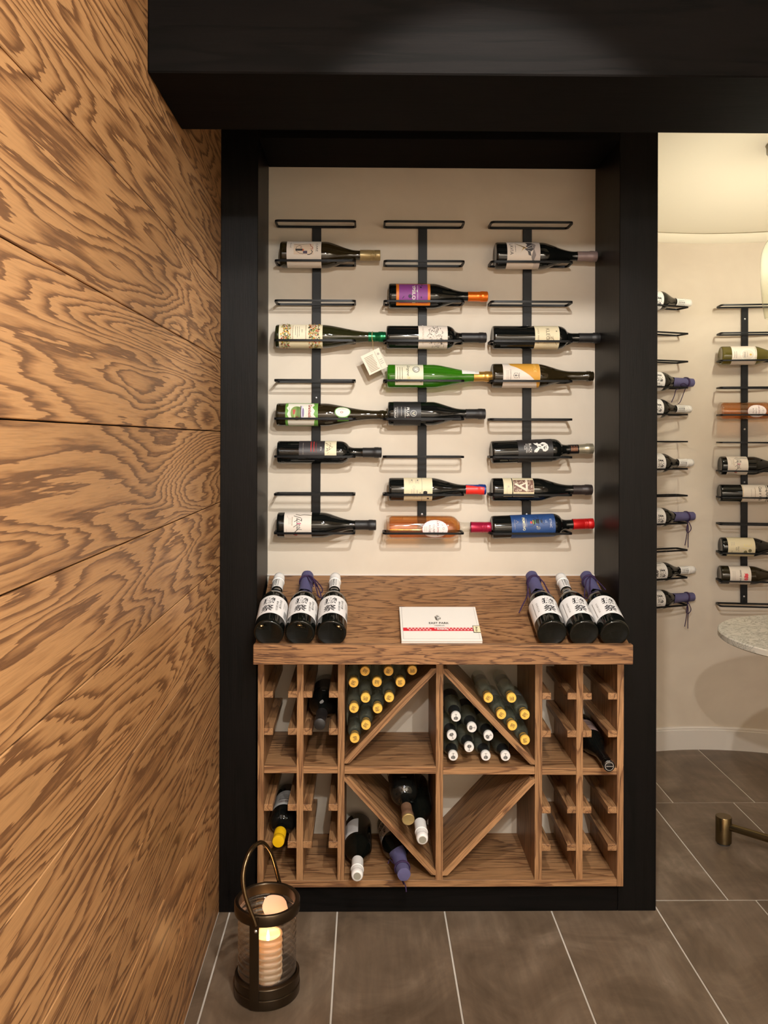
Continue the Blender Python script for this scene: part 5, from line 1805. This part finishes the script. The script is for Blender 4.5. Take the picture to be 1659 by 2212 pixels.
# bistro table
TC = Vector((1.432, 2.548, 0))
TZ = 0.742
tab = thing('bistro_table', 'round white marble bistro table on a brass pedestal in the round room', 'table', TC)
mar, nt, b = new_mat('marble')
tc = node(nt, 'ShaderNodeTexCoord')
n1 = node(nt, 'ShaderNodeTexNoise'); n1.inputs['Scale'].default_value = 20.0; n1.inputs['Detail'].default_value = 8.0; n1.inputs['Roughness'].default_value = 0.65; n1.inputs['Distortion'].default_value = 1.6
nt.links.new(tc.outputs['Object'], n1.inputs['Vector'])
vv = mathn(nt, 'ABSOLUTE', mathn(nt, 'SUBTRACT', n1.outputs['Fac'], None, 0, 0.5))
rp = ramp(nt, [(0.0, srgb(150, 146, 134)), (0.015, srgb(190, 186, 172)), (0.045, srgb(214, 208, 194)), (1.0, srgb(226, 220, 206))])
nt.links.new(vv, rp.inputs[0]); nt.links.new(rp.outputs[0], b.inputs['Base Color']); b.inputs['Roughness'].default_value = 0.25
m = MB(); m.lathe([(0, TZ - 0.021), (0.318, TZ - 0.021), (0.3215, TZ - 0.018), (0.3215, TZ - 0.003), (0.3185, TZ), (0, TZ)], 96)
ob('table_top', m.mesh('table_top', mar, 30), tab)
BRS = mat('brass', srgb(118, 102, 72), 0.25, 0.95)
m = MB(); m.lathe([(0.0, 0.045), (0.028, 0.045), (0.028, 0.085), (0.020, 0.088), (0.020, TZ - 0.045), (0.11, TZ - 0.026), (0.11, TZ - 0.0215), (0, TZ - 0.0215)], 32)
ob('pedestal', m.mesh('pedestal', BRS, 35), tab)
ft = P(1563, 1821, 2.765) - TC
fa, fl = math.atan2(ft.y, ft.x), math.hypot(ft.x, ft.y)
for q in range(4):
    a = fa + q * PI / 2
    d = Vector((math.cos(a), math.sin(a), 0))
    m = MB(); m.tube([Vector((0, 0, 0.062)) + d * 0.02, Vector((0, 0, 0.062)) + d * (fl - 0.02)], 0.0125, 20)
    arm = ob('leg', m.mesh('leg', BRS, 50), tab)
    m = MB(); m.lathe([(0, 0.005), (0.0235, 0.005), (0.0255, 0.007), (0.0255, 0.0900), (0.0245, 0.0915), (0, 0.0915)], 32, Matrix.Translation(d * fl))
    m.lathe([(0, 0.0), (0.021, 0.0), (0.021, 0.005), (0, 0.005)], 24, Matrix.Translation(d * fl), 1)
    ob('foot', m.mesh('foot', [BRS, mat('rubber', (0.02, 0.02, 0.02), 0.7)], 40), arm)

# pendant
pb_ = P(1685, 687, 3.0)
pt_ = P(1685, 508, 3.0)
pen = thing('pendant_lamp', 'pale glass bottle-shaped pendant lamp hanging at the right edge', 'pendant lamp', Vector((pb_.x, 3.0, pb_.z)))
hh = pt_.z - pb_.z
R = 0.066
prof = [(R * 0.74, 0.0), (R * 0.77, 0.0006), (R * 0.80, 0.012), (R * 0.90, 0.055), (R * 0.99, 0.13), (R, hh - 0.10)]
for i in range(1, 9):
    a = i / 8 * PI / 2
    prof.append((0.012 + (R - 0.012) * math.cos(a), hh - 0.10 + 0.10 * math.sin(a)))
prof += [(0.012, hh + 0.02)]
m = MB(); m.lathe(prof, 48)
ob('glass_shade', m.mesh('glass_shade', G_PALE, 60), pen)
domez = dz - 0.006 + 0.20 * (1 - ((Vector((pb_.x, 3.0, 0)) - ROOM_C).length / 0.955) ** 2.2) - pb_.z
m = MB(); m.tube([(0, 0, hh), (0, 0, domez - 0.03)], 0.0025, 8)
ob('cord', m.mesh('cord', mat('cord_grey', srgb(120, 112, 100), 0.6)), pen)
m = MB(); m.lathe([(0, domez - 0.036), (0.040, domez - 0.036), (0.047, domez - 0.030), (0.047, domez + 0.004), (0, domez + 0.004)], 32)
ob('canopy', m.mesh('canopy', mat('canopy_grey', srgb(150, 144, 130), 0.5, 0.3), 35), pen)
m = MB(); m.lathe([(0, hh - 0.155), (0.012, hh - 0.150), (0.019, hh - 0.130), (0.017, hh - 0.108), (0.011, hh - 0.090), (0.011, hh - 0.04), (0, hh - 0.04)], 20)
ob('bulb', m.mesh('bulb', emit('bulb', (1.0, 0.95, 0.84), PENDANT_L), 60), pen)
